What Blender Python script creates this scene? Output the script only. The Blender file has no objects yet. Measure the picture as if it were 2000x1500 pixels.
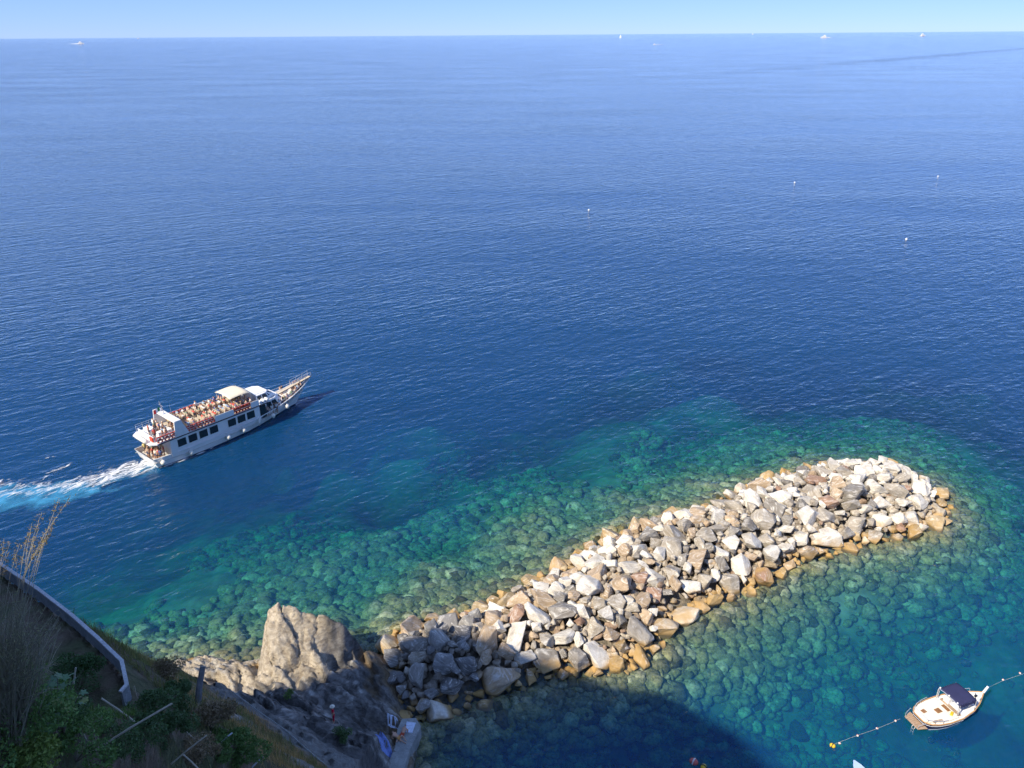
import bpy, bmesh, math, random
import numpy as np
from mathutils import Vector, Matrix, Euler
R = math.radians
PI = math.pi
random.seed(7)
np.random.seed(7)
sc = bpy.context.scene
col = sc.collection

# ---------------------------------------------------------------- camera
CAM_H = 55.0
PITCH = R(24.02)
ROLL = R(0.42)
FPX = 1540.0                      # focal length in pixels of the 2000 px wide frame
cam_d = bpy.data.cameras.new('camera')
cam_d.sensor_width = 36.0
cam_d.lens = 36.0 * FPX / 2000.0
cam_d.clip_start = 0.1
cam_d.clip_end = 80000.0
cam = bpy.data.objects.new('camera', cam_d)
col.objects.link(cam)
cam_m = Matrix.Translation((0, 0, CAM_H)) @ Matrix.Rotation(PI / 2 - PITCH, 4, 'X') @ Matrix.Rotation(-ROLL, 4, 'Z')
cam.matrix_world = cam_m
sc.camera = cam

# ---------------------------------------------------------------- sky, sun, exposure
SUN_AZ = R(222.0)                 # where the sun stands, counter-clockwise from +X
SUN_EL = R(44.0)
SUN_V = Vector((math.cos(SUN_AZ) * math.cos(SUN_EL), math.sin(SUN_AZ) * math.cos(SUN_EL), math.sin(SUN_EL)))
world = bpy.data.worlds.new('World')
sc.world = world
world.use_nodes = True
wn = world.node_tree
wn.nodes.clear()
sky = wn.nodes.new('ShaderNodeTexSky')
sky.sky_type = 'NISHITA'
sky.sun_disc = False
sky.sun_elevation = SUN_EL
sky.sun_rotation = PI / 2 - SUN_AZ    # rotation is measured clockwise from +Y
sky.altitude = 1500.0
sky.air_density = 0.8
sky.dust_density = 0.0
sky.ozone_density = 8.0
bgn = wn.nodes.new('ShaderNodeBackground')
bgn.inputs['Strength'].default_value = 0.115
won = wn.nodes.new('ShaderNodeOutputWorld')
wtint = wn.nodes.new('ShaderNodeMix')          # the camera's cool white balance, the same over the whole sky
wtint.data_type = 'RGBA'; wtint.blend_type = 'MULTIPLY'; wtint.inputs[0].default_value = 1.0
wtint.inputs[7].default_value = (0.66, 0.70, 1.0, 1)
wn.links.new(sky.outputs[0], wtint.inputs[6])
whaze = wn.nodes.new('ShaderNodeMix')          # thin summer haze, even over the whole sky
whaze.data_type = 'RGBA'; whaze.inputs[0].default_value = 0.48
whaze.inputs[7].default_value = (1.85, 2.95, 5.5, 1)
wn.links.new(wtint.outputs[2], whaze.inputs[6])
wn.links.new(whaze.outputs[2], bgn.inputs['Color'])
wn.links.new(bgn.outputs[0], won.inputs['Surface'])

sun_d = bpy.data.lights.new('sun', 'SUN')
sun_d.energy = 4.15
sun_d.angle = R(0.53)
sun_d.color = (1.0, 0.90, 0.74)
sun = bpy.data.objects.new('sun', sun_d)
col.objects.link(sun)
sun.rotation_euler = (-SUN_V).to_track_quat('-Z', 'Y').to_euler()
sun.location = (-60, -40, 120)

vs = sc.view_settings
vs.view_transform = 'Standard'
vs.look = 'None'
vs.gamma = 1.0
vs.use_curve_mapping = False
vs.exposure = 0.66
sc.render.engine = 'CYCLES'
cy = sc.cycles
cy.use_denoising = True
cy.use_adaptive_sampling = True
cy.adaptive_threshold = 0.03
cy.max_bounces = 8
cy.diffuse_bounces = 3
cy.glossy_bounces = 2
cy.transmission_bounces = 2
cy.transparent_max_bounces = 12
cy.volume_bounces = 0
cy.caustics_reflective = False
cy.caustics_refractive = False

# ---------------------------------------------------------------- helpers
_cr = cam_m.to_3x3()
C_RIGHT, C_UP, C_FWD = _cr @ Vector((1, 0, 0)), _cr @ Vector((0, 1, 0)), _cr @ Vector((0, 0, -1))

def ray(px, py):
    return C_FWD + C_RIGHT * ((px - 1000.0) / FPX) - C_UP * ((py - 750.0) / FPX)

def at(px, py, z=0.0):
    """world point at height z seen at this place of the photograph"""
    d = ray(px, py)
    return Vector((0, 0, CAM_H)) + d * ((z - CAM_H) / d.z)

def deep(px, py, depth):
    return Vector((0, 0, CAM_H)) + ray(px, py) * depth

def hash3(ix, iy, iz, seed):
    h = (ix.astype(np.int64) * 374761393 + iy.astype(np.int64) * 668265263 + iz.astype(np.int64) * 2147483647 + seed * 974634777)
    h = (h ^ (h >> 13)) * 1274126177
    h = h ^ (h >> 16)
    return ((h & 0xFFFFFF).astype(np.float64) / 0xFFFFFF)

def vnoise(x, y, z=None, seed=0):
    """smooth value noise, -1..1"""
    x = np.asarray(x, float); y = np.asarray(y, float)
    z = np.zeros_like(x) if z is None else np.asarray(z, float)
    ix, iy, iz = np.floor(x), np.floor(y), np.floor(z)
    fx, fy, fz = x - ix, y - iy, z - iz
    fx = fx * fx * fx * (fx * (fx * 6 - 15) + 10); fy = fy * fy * fy * (fy * (fy * 6 - 15) + 10); fz = fz * fz * (3 - 2 * fz)
    r = 0.0
    for a in (0, 1):
        for b in (0, 1):
            for c in (0, 1):
                w = (fx if a else 1 - fx) * (fy if b else 1 - fy) * (fz if c else 1 - fz)
                r = r + w * hash3(ix + a, iy + b, iz + c, seed)
    return r * 2 - 1

def fbm(x, y, z=None, oct=4, seed=0, lac=2.03, gain=0.5):
    r, a, f = 0.0, 1.0, 1.0
    for k in range(oct):
        r = r + a * vnoise(np.asarray(x) * f, np.asarray(y) * f, None if z is None else np.asarray(z) * f, seed + k * 17)
        a *= gain; f *= lac
    return r

def sstep(a, b, x):
    t = np.clip((x - a) / (b - a), 0, 1)
    return t * t * (3 - 2 * t)

def cells(X, Y, size, seed, tilt=0.4):
    """broken blocks: each cell of a random partition has its own level (-1..1) and tilt; also the distance to the nearest joint"""
    x = np.asarray(X, float) / size; y = np.asarray(Y, float) / size
    ix, iy = np.floor(x), np.floor(y)
    d1 = np.full(x.shape, 1e9); d2 = d1.copy(); lev = np.zeros(x.shape)
    z0 = np.zeros_like(ix)
    for a in (-1, 0, 1):
        for b in (-1, 0, 1):
            cx, cy = ix + a, iy + b
            px = cx + hash3(cx, cy, z0, seed); py = cy + hash3(cx, cy, z0 + 1, seed)
            d = np.hypot(x - px, y - py)
            gx = (hash3(cx, cy, z0 + 3, seed) - 0.5) * 2 * tilt; gy = (hash3(cx, cy, z0 + 4, seed) - 0.5) * 2 * tilt
            l = (hash3(cx, cy, z0 + 2, seed) - 0.5) * 2 + gx * (x - px) + gy * (y - py)
            n = d < d1
            d2 = np.where(n, d1, np.minimum(d2, d)); d1 = np.where(n, d, d1); lev = np.where(n, l, lev)
    return lev, d2 - d1

def poly_dist(X, Y, poly):
    """signed distance to a polygon, positive inside"""
    X = np.asarray(X, float); Y = np.asarray(Y, float)
    d = np.full(X.shape, 1e18); ins = np.zeros(X.shape, bool)
    n = len(poly)
    for i in range(n):
        x0, y0 = poly[i]; x1, y1 = poly[(i + 1) % n]
        ex, ey = x1 - x0, y1 - y0
        t = np.clip(((X - x0) * ex + (Y - y0) * ey) / (ex * ex + ey * ey + 1e-12), 0, 1)
        d = np.minimum(d, (X - x0 - t * ex) ** 2 + (Y - y0 - t * ey) ** 2)
        cond = ((y0 > Y) != (y1 > Y)) & (X < (x1 - x0) * (Y - y0) / (y1 - y0 + 1e-12) + x0)
        ins ^= cond
    d = np.sqrt(d)
    return np.where(ins, d, -d)

def mesh_np(name, verts, faces, mat=None, smooth=False, attr=None):
    """faces: (n,3) or (n,4) int array"""
    me = bpy.data.meshes.new(name)
    v = np.asarray(verts, np.float32); f = np.asarray(faces, np.int32)
    k = f.shape[1]
    me.vertices.add(len(v)); me.vertices.foreach_set('co', v.ravel())
    me.loops.add(f.size); me.loops.foreach_set('vertex_index', f.ravel())
    me.polygons.add(len(f)); me.polygons.foreach_set('loop_start', np.arange(0, f.size, k, dtype=np.int32))
    me.polygons.foreach_set('loop_total', np.full(len(f), k, np.int32))
    if smooth: me.polygons.foreach_set('use_smooth', np.ones(len(f), bool))
    me.update(calc_edges=True)
    if attr is not None:
        for an, av in attr.items():
            a = me.attributes.new(an, 'FLOAT_COLOR', 'POINT')
            c = np.ones((len(v), 4), np.float32); c[:, :3] = av
            a.data.foreach_set('color', c.ravel())
    if mat: me.materials.append(mat)
    return me

def grid_faces(nx, ny):
    i = np.arange(nx - 1)[:, None]; j = np.arange(ny - 1)[None, :]
    a = (i * ny + j).ravel()
    return np.stack([a, a + ny, a + ny + 1, a + 1], 1)

def link(name, me, parent=None, loc=None, **props):
    o = bpy.data.objects.new(name, me)
    col.objects.link(o)
    if parent: o.parent = parent
    if loc is not None: o.location = loc
    for k, v in props.items(): o[k] = v
    return o

def thing(name, label, cat, loc=(0, 0, 0), rz=0.0, group=None):
    o = bpy.data.objects.new(name, None)
    o.empty_display_size = 0.2
    col.objects.link(o)
    o.location = loc; o.rotation_euler = (0, 0, rz)
    o['label'] = label; o['category'] = cat
    if group: o['group'] = group
    return o

def bm_obj(name, bm, mat=None, parent=None, smooth=False, **props):
    me = bpy.data.meshes.new(name)
    bmesh.ops.recalc_face_normals(bm, faces=bm.faces[:])
    bm.to_mesh(me); bm.free()
    if mat: me.materials.append(mat)
    if smooth:
        me.polygons.foreach_set('use_smooth', np.ones(len(me.polygons), bool))
    return link(name, me, parent, **props)

def add_box(bm, c, s, rot=None, bevel=0.0):
    """box centred at c with full size s"""
    m = Matrix.Translation(c) @ (rot.to_4x4() if rot is not None else Matrix.Identity(4)) @ Matrix.Diagonal((s[0], s[1], s[2], 1))
    r = bmesh.ops.create_cube(bm, size=1.0, matrix=m)
    if bevel > 0:
        es = list({e for v in r['verts'] for e in v.link_edges})
        bmesh.ops.bevel(bm, geom=es, offset=bevel, segments=2, profile=0.6, affect='EDGES')

def add_tube(bm, pts, rad, seg=6, cap=True):
    """tube along points; rad a number or one for each point"""
    pts = [Vector(p) for p in pts]
    rs = rad if isinstance(rad, (list, tuple)) else [rad] * len(pts)
    rings = []
    t0 = (pts[1] - pts[0]).normalized()
    ref = Vector((0, 0, 1)) if abs(t0.z) < 0.9 else Vector((1, 0, 0))
    n = t0.cross(ref).normalized()
    for i, p in enumerate(pts):
        t = (pts[min(i + 1, len(pts) - 1)] - pts[max(i - 1, 0)]).normalized()
        n = (n - t * n.dot(t)).normalized()
        b = t.cross(n)
        rings.append([bm.verts.new(p + (n * math.cos(2 * PI * k / seg) + b * math.sin(2 * PI * k / seg)) * rs[i]) for k in range(seg)])
    for i in range(len(rings) - 1):
        for k in range(seg):
            bm.faces.new((rings[i][k], rings[i][(k + 1) % seg], rings[i + 1][(k + 1) % seg], rings[i + 1][k]))
    if cap:
        bm.faces.new(rings[0][::-1]); bm.faces.new(rings[-1])

def add_sphere(bm, c, r, seg=10, rings=6, scale=(1, 1, 1)):
    bmesh.ops.create_uvsphere(bm, u_segments=seg, v_segments=rings, radius=r,
                              matrix=Matrix.Translation(c) @ Matrix.Diagonal((scale[0], scale[1], scale[2], 1)))

def add_prism(bm, outline, lo, hi, axis='Z'):
    """closed outline of 2-D points extruded from lo to hi"""
    def P(a, b, c):
        return (a, b, c) if axis == 'Z' else ((a, c, b) if axis == 'Y' else (c, a, b))
    v0 = [bm.verts.new(P(a, b, lo)) for a, b in outline]; v1 = [bm.verts.new(P(a, b, hi)) for a, b in outline]
    n = len(outline)
    bm.faces.new(v0[::-1]); bm.faces.new(v1)
    for i in range(n):
        bm.faces.new((v0[i], v0[(i + 1) % n], v1[(i + 1) % n], v1[i]))

def add_torus(bm, c, R0, r0, axis='Y', seg=14, sub=6):
    c = Vector(c); ring = []
    for i in range(seg):
        a = 2 * PI * i / seg
        row = []
        for j in range(sub):
            b = 2 * PI * j / sub
            q = (R0 + r0 * math.cos(b)); u, v, w = q * math.cos(a), q * math.sin(a), r0 * math.sin(b)
            p = (u, w, v) if axis == 'Y' else ((w, u, v) if axis == 'X' else (u, v, w))
            row.append(bm.verts.new(c + Vector(p)))
        ring.append(row)
    for i in range(seg):
        for j in range(sub):
            bm.faces.new((ring[i][j], ring[(i + 1) % seg][j], ring[(i + 1) % seg][(j + 1) % sub], ring[i][(j + 1) % sub]))

ORD = 'first second third fourth fifth sixth seventh eighth ninth tenth eleventh twelfth thirteenth fourteenth fifteenth sixteenth seventeenth eighteenth nineteenth twentieth'.split()
def ordinal(k):
    return ORD[k] if k < 20 else 'twenty-' + ORD[k - 20]

# ---------------------------------------------------------------- materials
class NT:
    def __init__(self, mat):
        self.m = mat; mat.use_nodes = True; self.t = mat.node_tree; self.t.nodes.clear()
        self.out = self.n('ShaderNodeOutputMaterial')
    def n(self, kind, **kw):
        nd = self.t.nodes.new(kind)
        for k, v in kw.items():
            if hasattr(nd, k): setattr(nd, k, v)
            else: nd.inputs[k].default_value = v
        return nd
    def l(self, a, b): self.t.links.new(a, b)
    def math(self, op, a, b=None, c=None, clamp=False):
        nd = self.n('ShaderNodeMath', operation=op, use_clamp=clamp)
        for i, v in enumerate((a, b, c)):
            if v is None: continue
            if hasattr(v, 'links'): self.l(v, nd.inputs[i])
            else: nd.inputs[i].default_value = v
        return nd.outputs[0]
    def mix(self, f, a, b, mode='MIX'):
        nd = self.n('ShaderNodeMix', data_type='RGBA', blend_type=mode)
        for i, v in ((0, f), (6, a), (7, b)):
            if hasattr(v, 'links'): self.l(v, nd.inputs[i])
            else: nd.inputs[i].default_value = v if i == 0 else (tuple(v) + (1,))[:4]
        return nd.outputs[2]
    def noise(self, vec, scale, detail=3.0, rough=0.5, dist=0.0):
        nd = self.n('ShaderNodeTexNoise')
        nd.inputs['Scale'].default_value = scale; nd.inputs['Detail'].default_value = detail
        nd.inputs['Roughness'].default_value = rough; nd.inputs['Distortion'].default_value = dist
        if vec is not None: self.l(vec, nd.inputs['Vector'])
        return nd.outputs[0]
    def ramp(self, v, stops, interp='LINEAR'):
        nd = self.n('ShaderNodeValToRGB'); cr = nd.color_ramp; cr.interpolation = interp
        while len(cr.elements) > 1: cr.elements.remove(cr.elements[-1])
        for i, (p, c) in enumerate(stops):
            c = (c, c, c) if isinstance(c, (int, float)) else c
            e = cr.elements[0] if i == 0 else cr.elements.new(p)
            e.position = p; e.color = tuple(c) + (1,)
        self.l(v, nd.inputs[0])
        return nd.outputs[0]
    def mapr(self, v, a, b, c=0.0, d=1.0):
        nd = self.n('ShaderNodeMapRange'); self.l(v, nd.inputs[0])
        for i, q in enumerate((a, b, c, d)): nd.inputs[i + 1].default_value = q
        return nd.outputs[0]
    def mapping(self, vec, scale=(1, 1, 1), rot=(0, 0, 0), loc=(0, 0, 0)):
        nd = self.n('ShaderNodeMapping')
        nd.inputs['Scale'].default_value = scale; nd.inputs['Rotation'].default_value = rot; nd.inputs['Location'].default_value = loc
        self.l(vec, nd.inputs['Vector'])
        return nd.outputs[0]
    def along(self, vec, ang, su, sv, off=0.0):
        """coordinates turned so that u runs at this angle, then scaled"""
        return self.mapping(self.mapping(vec, (1, 1, 1), (0, 0, -ang)), (su, sv, 1), (0, 0, 0), (off, off, 0))
    def pos(self): return self.n('ShaderNodeNewGeometry').outputs['Position']
    def objco(self): return self.n('ShaderNodeTexCoord').outputs['Object']
    def bsdf(self, color, rough=0.6, metal=0.0, spec=0.5, normal=None):
        b = self.n('ShaderNodeBsdfPrincipled')
        for nm, v in (('Base Color', color), ('Roughness', rough), ('Metallic', metal), ('Specular IOR Level', spec)):
            if hasattr(v, 'links'): self.l(v, b.inputs[nm])
            else: b.inputs[nm].default_value = v if not isinstance(v, (tuple, list)) else (tuple(v) + (1,))[:4]
        if normal is not None: self.l(normal, b.inputs['Normal'])
        return b.outputs[0]
    def bump(self, h, strength=1.0, dist=0.1):
        nd = self.n('ShaderNodeBump'); nd.inputs['Strength'].default_value = strength; nd.inputs['Distance'].default_value = dist
        self.l(h, nd.inputs['Height'])
        return nd.outputs[0]
    def done(self, s): self.l(s, self.out.inputs['Surface']); return self.m

def simple(name, color, rough=0.5, metal=0.0, var=0.12, scale=3.0, spec=0.5, bump=0.0):
    """plain painted or plastic surface with slight unevenness and dirt"""
    t = NT(bpy.data.materials.new(name))
    v = t.noise(t.objco(), scale, 4.0, 0.6)
    lo = tuple(max(0, c * (1 - var)) for c in color); hi = tuple(min(1, c * (1 + var * 0.6)) for c in color)
    c = t.ramp(v, ((0.3, lo), (0.7, hi)))
    r = t.mapr(v, 0.2, 0.8, max(0.02, rough - 0.08), min(1, rough + 0.1))
    return t.done(t.bsdf(c, r, metal, spec, t.bump(v, 1.0, bump) if bump else None))
# ================================================================ land and breakwater outlines (world metres)
def img_poly(pts, z=0.0):
    return [tuple(at(a, b, z)[:2]) for a, b in pts]

BREAK = img_poly([(735, 1275), (765, 1235), (800, 1215), (870, 1205), (940, 1180), (1060, 1122), (1120, 1085), (1200, 1035), (1300, 1005),
                  (1375, 990), (1440, 955), (1530, 925), (1620, 905), (1740, 905), (1810, 940), (1845, 965), (1866, 1000), (1840, 1035),
                  (1750, 1058), (1690, 1066), (1620, 1088), (1560, 1105), (1490, 1150), (1400, 1190), (1330, 1215), (1275, 1285),
                  (1235, 1310), (1150, 1322), (1090, 1325), (1000, 1352), (900, 1392), (815, 1412), (760, 1400), (735, 1340)])
COAST = [(-9.0, 28), (-8.6, 40), (-8.3, 46.5), (-8.1, 49.5), (-9.5, 52), (-10.5, 56), (-12.6, 59.4), (-15, 60.2), (-19, 61.0), (-22.3, 60.2),
         (-23.4, 58.6), (-25.5, 58.2), (-28.4, 59.2), (-32.4, 58.6), (-34.6, 55.5), (-36, 49), (-44, 38), (-70, 41), (-140, 30),
         (-160, -80), (60, -80), (34, -20), (6, -6), (-3.2, 4), (-5.4, 10), (-8.2, 20)]

# ================================================================ the sea
def water_material():
    t = NT(bpy.data.materials.new('sea_water'))
    p = t.pos()
    # light wind: short waves with long crests, finer chop, slow patches of rougher and calmer water
    a1 = t.noise(t.along(p, R(34), 0.11, 0.36), 1.0, 2.0, 0.5)
    a2 = t.noise(t.along(p, R(42), 0.34, 0.90, 7.0), 1.0, 2.5, 0.55, 0.35)
    a4 = t.noise(t.along(p, R(4), 0.45, 0.95, 31.0), 1.0, 2.0, 0.5, 0.3)
    a3 = t.noise(t.along(p, R(25), 1.6, 2.6, 3.0), 1.0, 2.0, 0.5)
    patch = t.noise(t.mapping(p, (0.006, 0.016, 1), (0, 0, R(12))), 1.0, 3.0, 0.55)
    amp = t.mapr(patch, 0.36, 0.66, 0.62, 1.25)
    h = t.math('ADD', t.math('MULTIPLY', a1, 0.31), t.math('ADD', t.math('MULTIPLY', a2, 0.26), t.math('ADD', t.math('MULTIPLY', a3, 0.045), t.math('MULTIPLY', a4, 0.17))))
    # an old slick line far out to the right
    la, lb = at(1480, 138), at(2000, 95); th = math.atan2(lb.y - la.y, lb.x - la.x)
    lu = t.along(p, th, 1.0, 1.0); ls = t.n('ShaderNodeSeparateXYZ'); t.l(lu, ls.inputs[0])
    vc = -math.sin(th) * la.x + math.cos(th) * la.y; uc = math.cos(th) * la.x + math.sin(th) * la.y
    lv = t.math('ABSOLUTE', t.math('SUBTRACT', t.math('ADD', ls.outputs[1], t.math('MULTIPLY', t.math('SUBTRACT', patch, 0.5), 90.0)), vc))
    lb_ = t.math('MULTIPLY', t.mapr(lv, 10.0, 45.0, 1.0, 0.0), t.mapr(ls.outputs[0], uc - 300.0, uc + 500.0, 0.0, 1.0))
    amp = t.math('ADD', amp, t.math('MULTIPLY', lb_, 0.9))
    h = t.math('MULTIPLY', h, amp)
    nrm = t.bump(h, 1.0, 1.0)
    # mirror share of the surface (Schlick, n = 1.33), the same seen from above and from below
    vd = t.n('ShaderNodeVectorMath', operation='DOT_PRODUCT'); t.l(nrm, vd.inputs[0]); t.l(t.n('ShaderNodeNewGeometry').outputs['Incoming'], vd.inputs[1])
    cs = t.math('SUBTRACT', 1.0, t.math('ABSOLUTE', vd.outputs['Value']), clamp=True)
    fr = t.math('MULTIPLY_ADD', t.math('POWER', cs, 5.0), 0.98, 0.02)
    gl = t.n('ShaderNodeBsdfGlossy'); gl.inputs['Roughness'].default_value = 0.08; gl.inputs['Color'].default_value = (1, 1, 1, 1); t.l(nrm, gl.inputs['Normal'])
    tr = t.n('ShaderNodeBsdfTransparent'); tr.inputs['Color'].default_value = (0.97, 0.99, 1.0, 1)
    df = t.n('ShaderNodeBsdfDiffuse'); df.inputs['Color'].default_value = (0.012, 0.14, 0.40, 1)
    body = t.n('ShaderNodeMixShader'); da = t.n('ShaderNodeAttribute'); da.attribute_name = 'column'      # light sent back by the water itself grows with the depth of the column
    t.l(t.math('MULTIPLY', da.outputs['Fac'], 0.31), body.inputs[0])
    t.l(tr.outputs[0], body.inputs[1]); t.l(df.outputs[0], body.inputs[2])
    mx = t.n('ShaderNodeMixShader'); t.l(fr, mx.inputs[0]); t.l(body.outputs[0], mx.inputs[1]); t.l(gl.outputs[0], mx.inputs[2])
    va = t.n('ShaderNodeVolumeAbsorption'); va.inputs['Color'].default_value = (0.22, 0.84, 0.76, 1); va.inputs['Density'].default_value = 0.27
    t.l(va.outputs[0], t.out.inputs['Volume'])
    return t.done(mx.outputs[0])

# ---------------------------------------------------------------- seabed
def sea_side(X, Y):
    """1 on the open-sea side of the breakwater, 0 in the basin"""
    ax, ay = at(740, 1300)[:2]; bx, by = at(1866, 1000)[:2]
    s = ((bx - ax) * (Y - ay) - (by - ay) * (X - ax)) / math.hypot(bx - ax, by - ay)
    return sstep(-4, 6, s)

def seabed_z(X, Y):
    d = np.maximum(poly_dist(X, Y, BREAK), poly_dist(X, Y, COAST))
    o = np.maximum(-d, 0) * (1 + 0.25 * fbm(X * 0.06, Y * 0.06, oct=3, seed=3))
    zs = -np.interp(o, [0, 2, 8, 15, 22, 30, 40, 55, 80, 200], [0.5, 1.3, 2.7, 4.3, 6.2, 8.8, 12.5, 18, 26, 34])
    zb = -np.interp(o, [0, 2, 8, 16, 26, 60, 100, 200], [0.6, 1.9, 4.6, 8.8, 13.0, 16, 24, 32])
    zb = zb - 3.5 * sstep(60, 51, Y) * sstep(34, 14, X) * sstep(1, 6, o)
    s = sea_side(X, Y)
    z = zs * s + zb * (1 - s) + 0.2
    z = z + (0.7 * fbm(X * 0.11, Y * 0.11, oct=3, seed=11) + 0.25 * fbm(X * 0.6, Y * 0.6, oct=3, seed=12)) * sstep(0, 8, o)
    z = np.where(d > 0, -0.8 - 0.3 * d, z)
    return z

# the body of water: surface sheet reaching to the horizon, sides and bottom
SEA_R = 21000.0
sx = np.concatenate([[-SEA_R, -6000, -1500, -400, -150], np.arange(-78, 130, 2.0), [180, 400, 1500, 6000, SEA_R]])
sy = np.concatenate([[-SEA_R, -4000, -800, -150, -40], np.arange(10, 172, 2.0), [230, 400, 1500, 6000, SEA_R]])
GX, GY = np.meshgrid(sx, sy, indexing='ij')
dep = -seabed_z(GX, GY)
nx, ny = len(sx), len(sy)
V = np.stack([GX.ravel(), GY.ravel(), np.zeros(GX.size)], 1)
ring = np.concatenate([np.arange(nx) * ny, (nx - 1) * ny + np.arange(1, ny), np.arange(nx - 2, -1, -1) * ny + ny - 1, np.arange(ny - 2, 0, -1)])
W = V[ring].copy(); W[:, 2] = -60.0
nb = len(V); m = len(ring)
side = np.stack([ring, nb + np.arange(m), nb + (np.arange(m) + 1) % m, np.roll(ring, -1)], 1)
cen = nb + m
V = np.concatenate([V, W, [[0, 0, -60.0]]])
quads = [tuple(q) for q in grid_faces(nx, ny)] + [tuple(q) for q in side]
tris = [(nb + (k + 1) % m, nb + k, cen) for k in range(m)]
me = bpy.data.meshes.new('sea')
me.from_pydata(V.tolist(), [], quads + tris)
ca_ = me.attributes.new('column', 'FLOAT', 'POINT')
cv = np.ones(len(V), np.float32); cv[:nb] = 1 - np.exp(-np.maximum(dep.ravel(), 0.0) / 5.0)
ca_.data.foreach_set('value', cv)
me.materials.append(water_material())
bm = bmesh.new(); bm.from_mesh(me); bmesh.ops.recalc_face_normals(bm, faces=bm.faces[:]); bm.to_mesh(me); bm.free()
link('sea', me, kind='structure')

def seabed_material():
    t = NT(bpy.data.materials.new('seabed'))
    p = t.pos()
    big = t.noise(t.mapping(p, (0.09, 0.09, 0.0)), 1.0, 4.0, 0.6)
    mid = t.noise(t.mapping(p, (0.8, 0.8, 0.6)), 1.0, 3.0, 0.55)
    c = t.mix(t.mapr(big, 0.42, 0.62), (0.12, 0.125, 0.075), (0.34, 0.32, 0.24))
    c = t.mix(t.mapr(mid, 0.35, 0.65), t.mix(0.4, c, (0.04, 0.05, 0.03)), c)
    return t.done(t.bsdf(c, 0.9, spec=0.1))
M_SEABED = seabed_material()

x0, x1, y0, y1, st = -75.0, 125.0, 22.0, 165.0, 0.75
xs = np.arange(x0, x1 + st, st); ys = np.arange(y0, y1 + st, st)
GX, GY = np.meshgrid(xs, ys, indexing='ij')
GZ = seabed_z(GX, GY)
me = mesh_np('seabed', np.stack([GX.ravel(), GY.ravel(), GZ.ravel()], 1), grid_faces(len(xs), len(ys)), M_SEABED, True)
sb = link('seabed', me, kind='structure')
# deep floor beyond
bm = bmesh.new()
add_box(bm, (0, 0, -42), (41000 * 0.7, 41000 * 0.7, 2))
bm_obj('deep_seabed', bm, M_SEABED, kind='structure')

# ---------------------------------------------------------------- stones
def rock_mesh(seed, npts=13, cuts=2, sq=0.55, rough=0.065):
    """angular boulder of about unit radius"""
    rnd = random.Random(seed)
    bm = bmesh.new()
    for _ in range(npts):
        v = Vector((rnd.gauss(0, 1), rnd.gauss(0, 1), rnd.gauss(0, 1))).normalized()
        m = max(abs(v.x), abs(v.y), abs(v.z))
        v = v * (1 - sq) + (v / m * 0.8) * sq
        bm.verts.new(v * rnd.uniform(0.86, 1.05))
    r = bmesh.ops.convex_hull(bm, input=bm.verts[:])
    bmesh.ops.delete(bm, geom=[g for g in r['geom_interior'] if isinstance(g, bmesh.types.BMVert)], context='VERTS')
    bmesh.ops.dissolve_limit(bm, angle_limit=R(17), verts=bm.verts[:], edges=bm.edges[:])
    bmesh.ops.bevel(bm, geom=bm.edges[:], offset=0.05, segments=1, profile=0.6, affect='EDGES', clamp_overlap=True)
    bmesh.ops.remove_doubles(bm, verts=bm.verts[:], dist=0.02)
    for v in bm.verts:
        if v.co.length > 1.08: v.co *= 1.08 / v.co.length
    bmesh.ops.triangulate(bm, faces=bm.faces[:])
    if cuts:
        long_e = [e for e in bm.edges if e.calc_length() > 0.35]
        bmesh.ops.subdivide_edges(bm, edges=long_e, cuts=cuts, use_grid_fill=True)
        bmesh.ops.triangulate(bm, faces=bm.faces[:])
    P = np.array([v.co[:] for v in bm.verts])
    o = seed * 7.3
    nn = fbm(P[:, 0] * 1.7 + o, P[:, 1] * 1.7, P[:, 2] * 1.7, oct=3, seed=seed)
    for v, k in zip(bm.verts, nn): v.co *= 1 + rough * float(k)
    bmesh.ops.recalc_face_normals(bm, faces=bm.faces[:])
    me = bpy.data.meshes.new('boulder')
    bm.to_mesh(me); bm.free()
    return me

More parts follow.
